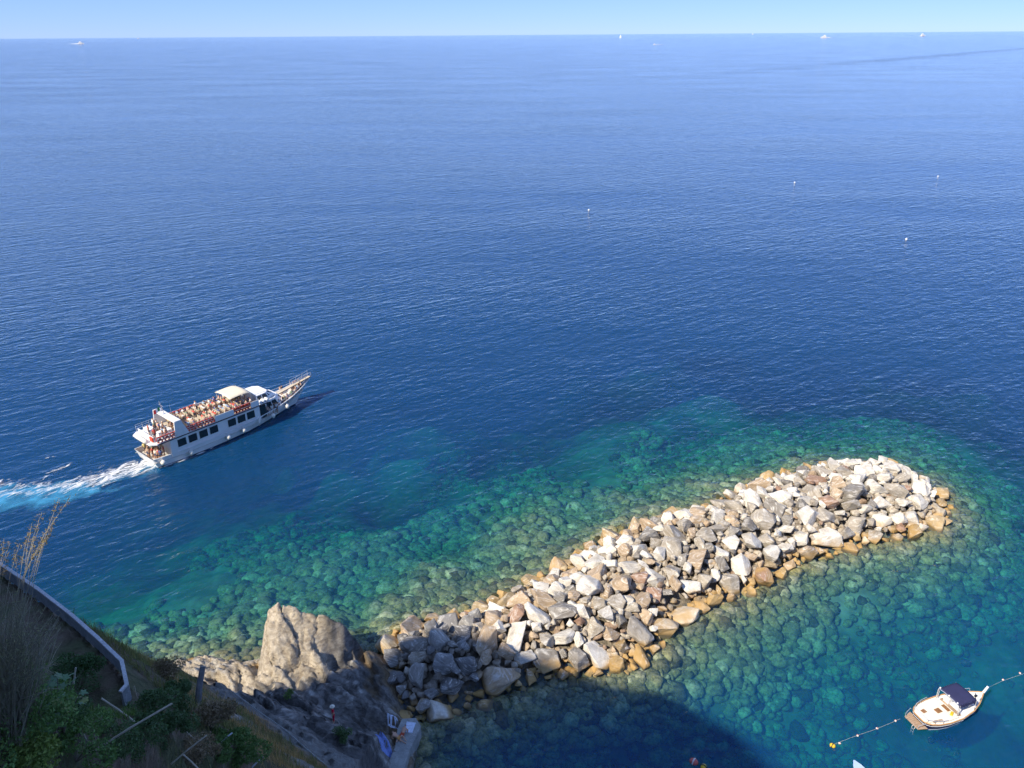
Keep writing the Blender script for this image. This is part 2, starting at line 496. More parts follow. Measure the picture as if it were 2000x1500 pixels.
def boulder_material():
    t = NT(bpy.data.materials.new('quarried_boulder'))
    oi = t.n('ShaderNodeObjectInfo')
    oc = t.n('ShaderNodeTexCoord').outputs['Object']
    off = t.n('ShaderNodeVectorMath', operation='ADD'); t.l(oc, off.inputs[0])
    cm = t.n('ShaderNodeCombineXYZ')
    for i in range(3): t.l(t.math('MULTIPLY', oi.outputs['Random'], 40.0 + 13 * i), cm.inputs[i])
    t.l(cm.outputs[0], off.inputs[1]); v = off.outputs[0]
    base = oi.outputs['Color']
    n1 = t.noise(v, 1.4, 4.0, 0.6, 0.4)
    n2 = t.noise(t.mapping(v, (1.0, 1.0, 4.5), (0.5, 0.3, 0)), 1.6, 5.0, 0.62, 0.8)
    n3 = t.noise(v, 9.0, 4.0, 0.65)
    c = t.mix(t.mapr(n1, 0.38, 0.66), t.mix(1.0, base, (0.74, 0.71, 0.67), 'MULTIPLY'), base)
    c = t.mix(t.mapr(n2, 0.52, 0.68, 0, 0.7), c, (0.82, 0.79, 0.72))            # pale veins and crusts
    c = t.mix(t.mapr(n2, 0.44, 0.30, 0, 0.65), c, t.mix(1.0, base, (0.42, 0.36, 0.30), 'MULTIPLY'))
    c = t.mix(t.mapr(n3, 0.35, 0.6, 0.22, 0.0), c, (0.09, 0.08, 0.07))
    # ochre algae and wet band at the waterline
    sep = t.n('ShaderNodeSeparateXYZ'); t.l(t.pos(), sep.inputs[0])
    zz = t.math('ADD', sep.outputs[2], t.math('MULTIPLY', t.math('SUBTRACT', t.noise(t.mapping(t.pos(), (0.35, 0.35, 0.5)), 1.0, 3.0, 0.6), 0.5), 4.2))
    och = t.mix(n1, (0.42, 0.235, 0.06), (0.52, 0.36, 0.15))
    c = t.mix(t.mapr(zz, 1.05, 0.15, 0, 0.8), c, och)
    c = t.mix(t.mapr(sep.outputs[2], 0.28, 0.02, 0, 0.75), c, (0.10, 0.075, 0.035))
    b = t.bump(t.math('ADD', t.math('MULTIPLY', n2, 0.7), t.math('MULTIPLY', n3, 0.5)), 0.8, 0.12)
    return t.done(t.bsdf(c, t.mapr(zz, 0.3, 0.9, 0.55, 0.85), spec=0.25, normal=b))
M_BOULDER = boulder_material()

def reef_material():
    t = NT(bpy.data.materials.new('submerged_stone'))
    at_ = t.n('ShaderNodeAttribute'); at_.attribute_name = 'tint'
    n = t.noise(t.pos(), 2.6, 5.0, 0.7, 0.4)
    c = t.mix(t.mapr(n, 0.36, 0.62), t.mix(1.0, at_.outputs['Color'], (0.40, 0.45, 0.35), 'MULTIPLY'), t.mix(1.0, at_.outputs['Color'], (1.25, 1.22, 1.1), 'MULTIPLY'))
    return t.done(t.bsdf(c, 0.9, spec=0.1, normal=t.bump(n, 0.9, 0.15)))
M_REEF = reef_material()

ROCKS = [rock_mesh(100 + k, npts=random.choice((10, 12, 14, 16)), cuts=2, sq=random.uniform(0.35, 0.95)) for k in range(30)]
for m in ROCKS: m.materials.append(M_BOULDER)
SMALL = [rock_mesh(200 + k, npts=11, cuts=0, rough=0.08) for k in range(14)]

def mesh_arrays(me):
    v = np.empty(len(me.vertices) * 3, np.float32); me.vertices.foreach_get('co', v)
    me.calc_loop_triangles()
    f = np.empty(len(me.loop_triangles) * 3, np.int32); me.loop_triangles.foreach_get('vertices', f)
    return v.reshape(-1, 3), f.reshape(-1, 3)
SMALL_A = [mesh_arrays(m) for m in SMALL]
def round_rock(seed):
    bm = bmesh.new(); bmesh.ops.create_icosphere(bm, subdivisions=2, radius=1.0)
    P = np.array([v.co[:] for v in bm.verts]); nn = fbm(P[:, 0] * 1.1 + seed * 3.7, P[:, 1] * 1.1, P[:, 2] * 1.1, oct=3, seed=seed)
    for v, k in zip(bm.verts, nn): v.co *= 1 + 0.36 * float(k)
    me = bpy.data.meshes.new('round_rock'); bm.to_mesh(me); bm.free(); return me
ROUND_A = [mesh_arrays(round_rock(300 + k)) for k in range(14)]

def scatter_mesh(name, places, mat, rnd, shapes=SMALL_A, smooth=False):
    """places: (x, y, z, size, flat, (r, g, b)) -> one mesh of many stones"""
    V, F, T, o = [], [], [], 0
    for (x, y, z, s, flat, tint) in places:
        v, f = shapes[rnd.randrange(len(shapes))]
        e = Euler((rnd.uniform(0, 6.3), rnd.uniform(0, 6.3), rnd.uniform(0, 6.3))).to_matrix()
        q = v @ np.array(e).T * np.array([s * rnd.uniform(0.8, 1.25), s * rnd.uniform(0.8, 1.25), s * flat])
        V.append(q + np.array([x, y, z])); F.append(f + o); o += len(v)
        T.append(np.tile(np.array(tint), (len(v), 1)))
    return mesh_np(name, np.concatenate(V), np.concatenate(F), mat, smooth, {'tint': np.concatenate(T)})

# boulders lying on the seabed round the breakwater: too many to count
rnd = random.Random(21)
pl = []
N = 24000
bx = np.random.uniform(-48, 96, N * 4); by = np.random.uniform(36, 128, N * 4)
dd = np.maximum(poly_dist(bx, by, BREAK), poly_dist(bx, by, COAST))
ss = sea_side(bx, by)
reach = 29 * ss + 12 * (1 - ss)
clump = fbm(bx * 0.08, by * 0.08, oct=3, seed=31)
keep = (dd < 0.3) & (np.random.rand(N * 4) < np.clip(1.2 + 1.05 * dd / reach + 0.75 * clump, 0.0, 1))
bx, by, dd = bx[keep][:N], by[keep][:N], dd[keep][:N]
bz = seabed_z(bx, by)
for x, y, z, d in zip(bx, by, bz, dd):
    s = min(0.95, math.exp(rnd.gauss(-0.75, 0.36)))
    if z + 0.7 * s > -0.12: s = max(0.25, min(s, (-0.12 - z) / 0.7)) if d < -3 else s * 0.8
    k = rnd.random()
    tint = (0.25, 0.23, 0.125) if k < 0.45 else ((0.17, 0.17, 0.11) if k < 0.76 else ((0.34, 0.32, 0.22) if k < 0.93 else (0.09, 0.085, 0.05)))
    j = rnd.uniform(0.75, 1.25)
    pl.append((x, y, z + 0.08 * s, s, 0.7, tuple(c * j for c in tint)))
o = link('reef_boulders', scatter_mesh('reef_boulders', pl, M_REEF, rnd, ROUND_A, True), kind='stuff')
o['label'] = 'olive boulders lying under the clear shallow water around the breakwater'
o['category'] = 'boulders'
# ================================================================ breakwater of loose boulders
bw = thing('breakwater', 'long breakwater of piled white, grey and ochre boulders running out to sea', 'breakwater', (BREAK[0][0], BREAK[0][1], 0))
bw_inv = Vector(bw.location)

def mound_z(X, Y):
    d = poly_dist(X, Y, BREAK)
    return np.interp(d, [-1.5, 0, 1.0, 3.0, 6.0, 9.0], [-1.2, -0.25, 0.55, 1.8, 2.9, 3.3])

# filling under the boulders
xs = np.arange(-16, 62, 0.8); ys = np.arange(44, 106, 0.8)
GX, GY = np.meshgrid(xs, ys, indexing='ij')
GZ = mound_z(GX, GY) - 1.4 + 0.25 * fbm(GX * 0.8, GY * 0.8, oct=2, seed=5)
D = poly_dist(GX, GY, BREAK)
F = grid_faces(len(xs), len(ys)); inside = (D.ravel()[F] > -1.8).any(1)
def core_material():
    t = NT(bpy.data.materials.new('rubble_filling'))
    n = t.noise(t.pos(), 2.5, 4.0, 0.6)
    return t.done(t.bsdf(t.ramp(n, ((0.3, (0.10, 0.085, 0.06)), (0.7, (0.28, 0.24, 0.18)))), 0.9, normal=t.bump(n, 1, 0.3)))
me = mesh_np('rubble_filling', np.stack([GX.ravel(), GY.ravel(), GZ.ravel()], 1) - np.array(bw_inv), F[inside], core_material())
link('rubble_filling', me, bw)

rnd = random.Random(5)
stones = []            # x, y, r
grid = {}
def ok_place(x, y, r, k):
    ci, cj = int(x // 3), int(y // 3)
    for i in range(ci - 1, ci + 2):
        for j in range(cj - 1, cj + 2):
            for (a, b, q) in grid.get((i, j), ()):
                if (a - x) ** 2 + (b - y) ** 2 < (k * (r + q)) ** 2: return False
    return True
bxs = [p[0] for p in BREAK]; bys = [p[1] for p in BREAK]
def throw(n, r0, r1, k, edge=0.2):
    P = np.stack([np.random.uniform(min(bxs), max(bxs), n), np.random.uniform(min(bys), max(bys), n)], 1)
    d = poly_dist(P[:, 0], P[:, 1], BREAK)
    for (x, y), q in zip(P, d):
        r = rnd.uniform(r0, r1)
        if q < edge: continue
        if ok_place(x, y, r, k):
            stones.append((x, y, r, q)); grid.setdefault((int(x // 3), int(y // 3)), []).append((x, y, r))
throw(420, 1.35, 1.85, 0.92)
throw(3000, 1.15, 1.45, 0.78)
throw(12000, 0.90, 1.15, 0.73)
throw(20000, 0.60, 0.85, 0.72)
throw(26000, 0.34, 0.55, 0.74)
stones.sort(key=lambda s: -s[2] / math.hypot(s[0], s[1], 55))
print('stones', len(stones))
TIPX = at(1866, 1000)[0]
def stone_color(x, y, d):
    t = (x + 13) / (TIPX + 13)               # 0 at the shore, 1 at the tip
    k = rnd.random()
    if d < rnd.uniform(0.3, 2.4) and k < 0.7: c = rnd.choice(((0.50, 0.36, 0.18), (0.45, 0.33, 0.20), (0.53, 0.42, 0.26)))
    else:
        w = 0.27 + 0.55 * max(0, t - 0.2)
        k = rnd.random()
        if k < w: c = (0.79, 0.75, 0.66)
        elif k < w + 0.22: c = (0.50, 0.45, 0.37)
        elif k < w + 0.34: c = (0.30, 0.28, 0.25)
        elif k < w + 0.70: c = (0.56, 0.43, 0.29)
        else: c = (0.62, 0.52, 0.38)
        if k > 0.96: c = (0.42, 0.27, 0.19)
    j = rnd.uniform(0.85, 1.1)
    if t < 0.14 and d > 0.8 and rnd.random() < 0.75: c = rnd.choice(((0.27, 0.27, 0.27), (0.34, 0.33, 0.31), (0.22, 0.215, 0.21)))  # darker greys at the shore end deepen the shade on these stones
    return tuple(min(0.85, q * j) for q in c) + (1,)

def put_stone(x, y, r, d):
    z = float(mound_z(np.array([x]), np.array([y]))[0]) - 0.25 * r + rnd.uniform(-0.12, 0.30)
    o = link('boulder', ROCKS[rnd.randrange(len(ROCKS))], bw)
    sx, sy, sz = r * rnd.uniform(0.95, 1.42), r * rnd.uniform(0.85, 1.15), r * rnd.uniform(0.62, 1.0)
    o.scale = (sx, sy, sz)
    o.location = Vector((x, y, z)) - bw_inv
    o.rotation_euler = (rnd.uniform(-0.6, 0.6), rnd.uniform(-0.6, 0.6), rnd.uniform(0, 6.3))
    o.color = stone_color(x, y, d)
for (x, y, r, d) in stones[:300]: put_stone(x, y, r, d)
pl = []
for (x, y, r, d) in stones[300:]:
    z = float(mound_z(np.array([x]), np.array([y]))[0]) - 0.15 * r + rnd.uniform(-0.05, 0.2)
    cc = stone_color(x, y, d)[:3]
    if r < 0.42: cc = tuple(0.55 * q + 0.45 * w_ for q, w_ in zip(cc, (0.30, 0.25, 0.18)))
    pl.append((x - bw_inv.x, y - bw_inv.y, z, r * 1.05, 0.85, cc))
PX = np.random.uniform(min(bxs), max(bxs), 9000); PY = np.random.uniform(min(bys), max(bys), 9000); PD = poly_dist(PX, PY, BREAK)
PZ = mound_z(PX, PY)
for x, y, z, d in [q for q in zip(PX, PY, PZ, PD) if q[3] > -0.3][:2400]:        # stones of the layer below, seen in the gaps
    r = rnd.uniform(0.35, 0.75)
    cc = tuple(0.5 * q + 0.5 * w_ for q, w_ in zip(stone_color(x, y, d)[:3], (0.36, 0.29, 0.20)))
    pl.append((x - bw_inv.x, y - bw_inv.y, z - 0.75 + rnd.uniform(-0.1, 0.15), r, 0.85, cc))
def fill_material():
    t = NT(bpy.data.materials.new('small_boulder'))
    at_ = t.n('ShaderNodeAttribute'); at_.attribute_name = 'tint'
    n = t.noise(t.pos(), 2.2, 5.0, 0.65, 0.5)
    c = t.mix(t.mapr(n, 0.35, 0.62), t.mix(1.0, at_.outputs['Color'], (0.5, 0.46, 0.42), 'MULTIPLY'), at_.outputs['Color'])
    sep = t.n('ShaderNodeSeparateXYZ'); t.l(t.pos(), sep.inputs[0])
    c = t.mix(t.mapr(sep.outputs[2], 0.9, 0.2, 0, 0.8), c, (0.45, 0.28, 0.09))
    return t.done(t.bsdf(c, 0.85, spec=0.25, normal=t.bump(n, 0.8, 0.12)))
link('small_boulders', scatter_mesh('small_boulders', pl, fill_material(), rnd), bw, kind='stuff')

# ================================================================ the headland
def hill_z(X, Y):
    u = np.maximum(48 - Y - 0.8 * (X + 20), 0)
    z = 1.2 + 0.446 * (-9 - X) + 0.72 * (48 - Y) + 0.03 * u * u
    z = np.minimum(z, np.maximum(45.5 - 1.05 * np.maximum(Y - 9, -3), 32.0))     # the upper slope falls away from the viewpoint
    return z

def outcrop_z(X, Y):
    # crest runs left to right, highest at its left end; tilted face falls to the camera side
    crest = np.interp(X, [-24.5, -23.6, -22.8, -22.0, -21.0, -20.0, -19.0, -17.9, -16.6, -15.6, -14.7, -13.2], [-2, 2.2, 6.0, 7.5, 7.8, 7.4, 6.8, 6.5, 5.8, 4.8, 2.8, -1.0])
    cy_ = np.interp(X, [-24, -21, -16, -13], [56.8, 57.4, 57.6, 58.0])
    f = np.where(Y < cy_, (cy_ - Y) * 0.72 + np.maximum(51.5 - Y, 0) * 1.2, (Y - cy_) * 2.6)
    g = np.exp(-(((X + 15.9) + 0.45 * (Y - 54)) / 0.5) ** 2) * 0.9 * sstep(57, 55, Y)
    return crest - f - g

TERR_Z = 33.4
PP = [at(x, y, TERR_Z + 0.55) for x, y in ((-90, 1040), (0, 1102), (75, 1152), (140, 1202), (192, 1248), (238, 1292), (248, 1338), (236, 1352))]
TERR = [(-40, 31.5)] + [tuple(p[:2]) for p in PP] + [(-16.0, 19.8), (-30, 14)]

def land_z(X, Y, fine=True):
    dc = poly_dist(X, Y, COAST)
    z = hill_z(X, Y)
    cap = np.where(X < -24, 0.5 + 1.1 * dc, -0.4 + 2.2 * dc)
    z = np.minimum(z, np.where(Y > 44, cap, -0.5 + 9.0 * dc))
    z = np.where(Y > 30.5, np.minimum(z, 26 - 1.5 * np.maximum(0, -24 - X) - 0.8 * np.maximum(0, Y - 31)), z)
    low = np.interp(dc, [-3, 0, 1.5, 4, 8], [-3, -0.4, 1.3, 2.6, 3.2])
    z = np.where((Y > 50), np.minimum(np.maximum(z, low), low + 0.4), np.where(Y > 46, np.minimum(z, low + (50 - Y) * 1.6), z))
    z = np.where((X > -11.2) & (Y < 50.8) & (Y > 36), np.minimum(z, 0.95 + np.maximum(0, -10.1 - X) * 2.0 + np.maximum(0, 41.5 - Y) * 1.2), z)
    # layered rock: long blocks along the bedding, broken into smaller ones
    s = X * 0.62 + Y * 0.78 + 0.8 * fbm(X * 0.15, Y * 0.15, oct=2, seed=41); tt = X * 0.78 - Y * 0.62
    l1, j1 = cells(s * 1.0, tt * 0.30, 1.0, 43, 0.9); l2, j2 = cells(s, tt * 0.4, 0.42, 44, 0.9)
    zo = outcrop_z(X, Y)
    rock = sstep(14, 9, z)
    z = z + rock * (0.42 * l1 + 0.17 * l2 - 0.25 * sstep(0.12, 0.0, j1)) * sstep(0.3, 2.6, dc)
    z = z + rock * 0.08 * fbm(X * 2.2, Y * 2.2, oct=3, seed=46) + (1 - rock) * 0.25 * fbm(X * 0.5, Y * 0.5, oct=4, seed=48)
    # outcrop: tilted slabs with cracks across them
    wx = 0.5 * fbm(X * 0.4, Y * 0.4, oct=2, seed=57); wy = 0.5 * fbm(X * 0.4 + 9, Y * 0.4, oct=2, seed=58)
    so = (X + wx) * 0.75 + (Y + wy) * 0.55; to = (Y + wy) * 0.75 - (X + wx) * 0.55
    b1, k1 = cells(so, to * 0.45, 1.9, 51, 1.2); b2, k2 = cells(so, to * 0.55, 0.75, 52, 1.2); b3, k3 = cells(so, to * 0.7, 0.32, 53, 1.0)
    zo = zo + 0.30 * b1 + 0.17 * b2 + 0.09 * b3 - 0.45 * sstep(0.10, 0.0, k1) - 0.15 * sstep(0.1, 0.0, k2) + 0.06 * fbm(X * 3.0, Y * 3.0, oct=3, seed=55)
    oz = zo > z
    z = np.maximum(z, zo)
    # terrace
    dt = poly_dist(X, Y, TERR)
    z = np.where(dt > -0.1, TERR_Z - 0.05, z)
    z = np.where((dt <= -0.1) & (dt > -3.0) & (Y > 20.5), np.minimum(z, TERR_Z - 1.5 + 1.2 * dt), z)
    return z, oz

def zone_color(X, Y, Z, oz):
    """what covers the ground, not how it is lit: rock, ochre shore rock, sprayed concrete, dry grass, soil, green scrub"""
    n = fbm(X * 0.7, Y * 0.7, oct=4, seed=61); n2 = fbm(X * 2.3, Y * 2.3, oct=4, seed=62)
    def C(r, g, b): return np.broadcast_to(np.array([r, g, b]), X.shape + (3,)).copy()
    def over(a, b, m): return a * (1 - m[..., None]) + b * m[..., None]
    s = X * 0.62 + Y * 0.78 + 0.8 * fbm(X * 0.15, Y * 0.15, oct=2, seed=41)
    grey = over(C(0.12, 0.118, 0.115), C(0.25, 0.24, 0.225), sstep(-0.4, 0.7, n))
    tan = over(C(0.42, 0.36, 0.27), C(0.56, 0.49, 0.38), sstep(-0.5, 0.6, n))
    ochre = over(C(0.46, 0.29, 0.10), C(0.42, 0.32, 0.17), sstep(-0.3, 0.5, n))
    c = grey
    c = over(c, tan, np.where(oz, 1.0, sstep(-21, -23.5, X) * (Y > 47)))
    c = over(c, grey * 0.9, np.where(oz, sstep(-17.2, -15.6, X + 0.3 * (Y - 54) + 0.5 * n), 0.0))
    c = over(c, ochre, sstep(2.0, 0.7, Z + 0.8 * n) * (Y > 46) * np.where(X < -16, 1.0, 0.35))
    vein = sstep(0.72, 0.9, 1 - np.abs(vnoise(s * 1.6, (X * 0.78 - Y * 0.62) * 0.25, seed=65))) * sstep(-0.1, 0.5, n2)
    c = over(c, C(0.55, 0.54, 0.50), 0.7 * vein * (Z < 14) * np.where(oz, 0.0, 1.0))
    conc = sstep(7.0, 8.2, Z + 0.5 * n) * np.where(oz, 0.0, 1.0)
    c = over(c, C(0.24, 0.24, 0.225) * (1 + 0.15 * n[..., None]), conc)
    grass = sstep(11.0, 12.0, Z + 0.9 * n)
    c = over(c, over(C(0.34, 0.21, 0.10), C(0.24, 0.19, 0.11), sstep(-0.3, 0.4, n2)), grass)
    net = sstep(13.0, 13.5, Z + 0.25 * n) * sstep(16.6, 16.0, Z + 0.3 * n)
    c = over(c, C(0.34, 0.32, 0.28) * (1 + 0.3 * n2[..., None]), net)
    soil = sstep(17, 21, Z + 2 * n)
    c = over(c, over(C(0.20, 0.155, 0.11), C(0.13, 0.14, 0.07), sstep(-0.2, 0.5, n)), soil)
    return np.clip(c, 0.01, 0.9)

def land_material():
    t = NT(bpy.data.materials.new('shore_rock'))
    a = t.n('ShaderNodeAttribute'); a.attribute_name = 'tint'
    p = t.pos()
    n1 = t.noise(t.mapping(p, (1.6, 1.6, 4.0), (0.3, 0.5, 0.6)), 1.0, 6.0, 0.65, 0.6)
    n2 = t.noise(p, 6.0, 4.0, 0.7)
    c = t.mix(t.mapr(n1, 0.36, 0.62), t.mix(1.0, a.outputs['Color'], (0.55, 0.52, 0.5), 'MULTIPLY'), a.outputs['Color'])
    c = t.mix(t.mapr(n2, 0.55, 0.75, 0, 0.35), c, t.mix(1.0, c, (1.5, 1.48, 1.42), 'MULTIPLY'))
    c = t.mix(t.mapr(n2, 0.42, 0.28, 0, 0.4), c, (0.05, 0.045, 0.04))
    return t.done(t.bsdf(c, 0.88, spec=0.2, normal=t.bump(t.math('ADD', n1, t.math('MULTIPLY', n2, 0.4)), 0.9, 0.25)))
M_LAND = land_material()

def land_sheet(name, x0, x1, y0, y1, st):
    xs = np.arange(x0, x1 + st / 2, st); ys = np.arange(y0, y1 + st / 2, st)
    X, Y = np.meshgrid(xs, ys, indexing='ij')
    Z, oz = land_z(X, Y)
    tint = zone_color(X, Y, Z, oz)
    me = mesh_np(name, np.stack([X.ravel(), Y.ravel(), Z.ravel()], 1), grid_faces(len(xs), len(ys)), M_LAND, False, {'tint': tint.reshape(-1, 3)})
    return link(name, me, kind='structure')
land_sheet('rocky_shore', -40, -6, 46, 63, 0.14)
land_sheet('hillside', -40, 6, 1, 46, 0.3)

# unseen hill left of and behind the viewpoint, shaped to shade the near shore
ca, sa = math.cos(SUN_AZ), math.sin(SUN_AZ)
edge = []
for (px, py, z) in ((330, 1318, 3.0), (430, 1338, 3.5), (520, 1350, 3.6), (588, 1352, 3.2), (800, 1262, 2.2), (900, 1285, 2.6), (1050, 1312, 2.0),
                    (1180, 1330, 0.5), (1290, 1345, 0), (1400, 1410, 0), (1460, 1440, 0), (1490, 1500, 0)):
    P = at(px, py, z)
    edge.append((ca * P.y - sa * P.x, P.z + (-ca * P.x - sa * P.y + 50) * math.tan(SUN_EL)))      # place across the sun's direction, height needed on the crest line
edge = [(q, h + (4.5 if q < -42 else (2.5 if q < -37 else 0.8))) for q, h in edge if q > -50.0]
edge.sort()
HQ = [-200, -75, -62, -53.5, -51.2, -50.9] + [e[0] for e in edge] + [-17, -10, 0, 30, 90]
HZ = [5, 10, 45, 52, 56, 81] + [e[1] for e in edge] + [95.5, 99, 105, 118, 130]
av = np.concatenate([np.arange(-130, -60, 4.0), np.arange(-60, -33, 1.0)]); qv = np.concatenate([np.arange(-90, -60, 2.0), np.arange(-60, -30, 0.4), np.arange(-30, 30, 2.0)])
A, Q = np.meshgrid(av, qv, indexing='ij')
X = -ca * A - sa * Q; Y = -sa * A + ca * Q
Z = np.interp(Q, HQ, HZ) * np.interp(A, [-130, -80, -52, -50, -46, -40, -34], [0.7, 0.9, 0.97, 1.0, 0.75, 0.35, 0.0]) + 0.6 * fbm(X * 0.2, Y * 0.2, oct=3, seed=71) * sstep(-49, -46, A)
me = mesh_np('shadow_hill', np.stack([X.ravel(), Y.ravel(), Z.ravel() - 1.0], 1), grid_faces(len(av), len(qv)), M_LAND, False,
             {'tint': np.tile(np.array([0.12, 0.12, 0.07]), (X.size, 1))})
link('shadow_hill', me, kind='structure')

def hit(px, py, dmax=120.0):
    """where the line of sight through this place of the photograph meets the land"""
    d = ray(px, py); t = np.linspace(4, dmax, 2400)
    X, Y, Z = d.x * t, d.y * t, CAM_H + d.z * t
    H, _ = land_z(X, Y)
    k = np.argmax(Z < H)
    return Vector((X[k], Y[k], H[k])), t[k]
if 0:
    for py in (1330, 1380, 1430, 1490):
        print('HIT', py, [(px, tuple(round(q, 1) for q in hit(px, py)[0]), round(float(hit(px, py)[1]), 1)) for px in (20, 150, 240, 350, 450, 550, 650, 750)])
# ================================================================ people
def oc_mat(name, rough=0.8):
    """cloth that takes the colour given to each person"""
    t = NT(bpy.data.materials.new(name))
    oi = t.n('ShaderNodeObjectInfo')
    n = t.noise(t.objco(), 9.0, 3.0)
    return t.done(t.bsdf(t.mix(t.mapr(n, 0.3, 0.7, 0.25, 0.0), oi.outputs['Color'], t.mix(1.0, oi.outputs['Color'], (0.6, 0.6, 0.6), 'MULTIPLY')), rough, spec=0.2))
M_CLOTH = oc_mat('clothing')
M_SKIN = simple('skin', (0.56, 0.33, 0.22), 0.55, var=0.2)
M_HAIR = simple('dark_hair', (0.05, 0.032, 0.022), 0.6, var=0.3)
M_FAIR = simple('fair_hair', (0.32, 0.20, 0.09), 0.6, var=0.3)
M_SHORTS = simple('shorts', (0.10, 0.12, 0.18), 0.8, var=0.4, scale=1.0)
M_STRAW = simple('straw_hat', (0.78, 0.72, 0.58), 0.8, var=0.12, scale=20)

def skin_mesh(name, joints, bones, mats, sub=1):
    """joints: name -> (pos, radius, material slot); bones: pairs; one continuous body"""
    names = list(joints)
    me = bpy.data.meshes.new(name + '_sk')
    me.from_pydata([joints[n][0] for n in names], [(names.index(a), names.index(b)) for a, b in bones], [])
    ob = bpy.data.objects.new(name + '_sk', me)
    col.objects.link(ob)
    md = ob.modifiers.new('skin', 'SKIN'); md.use_smooth_shade = True
    sv = me.skin_vertices[0].data
    for i, n in enumerate(names):
        sv[i].radius = (joints[n][1], joints[n][1] * (joints[n][3] if len(joints[n]) > 3 else 1.0))
    sv[0].use_root = True
    if sub:
        ms = ob.modifiers.new('sub', 'SUBSURF'); ms.levels = sub; ms.render_levels = sub
    dg = bpy.context.evaluated_depsgraph_get(); dg.update()
    out = bpy.data.meshes.new_from_object(ob.evaluated_get(dg))
    bpy.data.objects.remove(ob); bpy.data.meshes.remove(me)
    out.name = name
    out.materials.clear()
    for m in mats: out.materials.append(m)
    segs = [(np.array(joints[a][0]), np.array(joints[b][0]), joints[a][2], joints[b][2]) for a, b in bones]
    for p in out.polygons:
        c = np.array(p.center); best = (1e9, 0)
        for A, B, ma, mb in segs:
            ab = B - A; t = float(np.clip(np.dot(c - A, ab) / np.dot(ab, ab), 0, 1)); d = float(np.linalg.norm(c - A - ab * t))
            if d < best[0]: best = (d, ma if t < 0.5 else mb)
        p.material_index = best[1]
    return out

def body(pose):
    """joints facing +X, feet or seat at z = 0; slots 0 cloth, 1 skin, 2 shorts, 3 hair"""
    J, B = {}, []
    def add(n, p, r, m, parent=None, k=1.0):
        J[n] = (p, r, m, k)
        if parent: B.append((parent, n))
    if pose == 'stand':
        add('pelvis', (0, 0, 0.92), 0.15, 2); add('waist', (0, 0, 1.08), 0.135, 0, 'pelvis'); add('chest', (0.0, 0, 1.32), 0.16, 0, 'waist')
        add('neck', (0.0, 0, 1.48), 0.06, 1, 'chest'); add('head', (0.02, 0, 1.58), 0.085, 1, 'neck'); add('crown', (0.0, 0, 1.68), 0.085, 3, 'head')
        for s, q in ((1, 'l'), (-1, 'r')):
            add('sh' + q, (0, s * 0.19, 1.40), 0.065, 0, 'chest'); add('el' + q, (0.02, s * 0.25, 1.12), 0.045, 1, 'sh' + q); add('ha' + q, (0.12, s * 0.24, 0.88), 0.035, 1, 'el' + q)
            add('hi' + q, (0, s * 0.10, 0.82), 0.095, 2, 'pelvis'); add('kn' + q, (0.03, s * 0.11, 0.47), 0.06, 1, 'hi' + q); add('an' + q, (0, s * 0.12, 0.08), 0.04, 1, 'kn' + q); add('to' + q, (0.16, s * 0.13, 0.035), 0.035, 1, 'an' + q)
    elif pose == 'sit':
        add('pelvis', (0, 0, 0.14), 0.15, 2); add('waist', (-0.02, 0, 0.30), 0.14, 0, 'pelvis'); add('chest', (-0.02, 0, 0.52), 0.165, 0, 'waist')
        add('neck', (0.0, 0, 0.68), 0.06, 1, 'chest'); add('head', (0.03, 0, 0.78), 0.09, 1, 'neck'); add('crown', (0.01, 0, 0.88), 0.09, 3, 'head')
        for s, q in ((1, 'l'), (-1, 'r')):
            add('sh' + q, (0, s * 0.20, 0.59), 0.065, 0, 'chest'); add('el' + q, (0.06, s * 0.25, 0.33), 0.045, 1, 'sh' + q); add('ha' + q, (0.28, s * 0.14, 0.24), 0.036, 1, 'el' + q)
            add('hi' + q, (0.10, s * 0.11, 0.12), 0.10, 2, 'pelvis'); add('kn' + q, (0.46, s * 0.12, 0.10), 0.068, 1, 'hi' + q); add('an' + q, (0.46, s * 0.12, -0.34), 0.042, 1, 'kn' + q); add('to' + q, (0.60, s * 0.13, -0.39), 0.035, 1, 'an' + q)
    else:  # lying back, propped on the elbows, knees up
        add('pelvis', (0, 0, 0.13), 0.14, 2); add('waist', (-0.20, 0, 0.16), 0.13, 1, 'pelvis'); add('chest', (-0.42, 0, 0.27), 0.155, 1, 'waist')
        add('neck', (-0.56, 0, 0.38), 0.058, 1, 'chest'); add('head', (-0.63, 0, 0.45), 0.085, 1, 'neck'); add('crown', (-0.68, 0, 0.52), 0.09, 3, 'head')
        for s, q in ((1, 'l'), (-1, 'r')):
            add('sh' + q, (-0.46, s * 0.19, 0.31), 0.06, 1, 'chest'); add('el' + q, (-0.58, s * 0.24, 0.06), 0.045, 1, 'sh' + q); add('ha' + q, (-0.36, s * 0.26, 0.04), 0.035, 1, 'el' + q)
            add('hi' + q, (0.10, s * 0.10, 0.12), 0.095, 2, 'pelvis'); add('kn' + q, (0.40, s * 0.12, 0.40 if s > 0 else 0.12), 0.062, 1, 'hi' + q); add('an' + q, (0.62 if s > 0 else 0.80, s * 0.12, 0.05), 0.042, 1, 'kn' + q); add('to' + q, (0.74 if s > 0 else 0.88, s * 0.13, 0.06 if s > 0 else 0.16), 0.034, 1, 'an' + q)
    return J, B

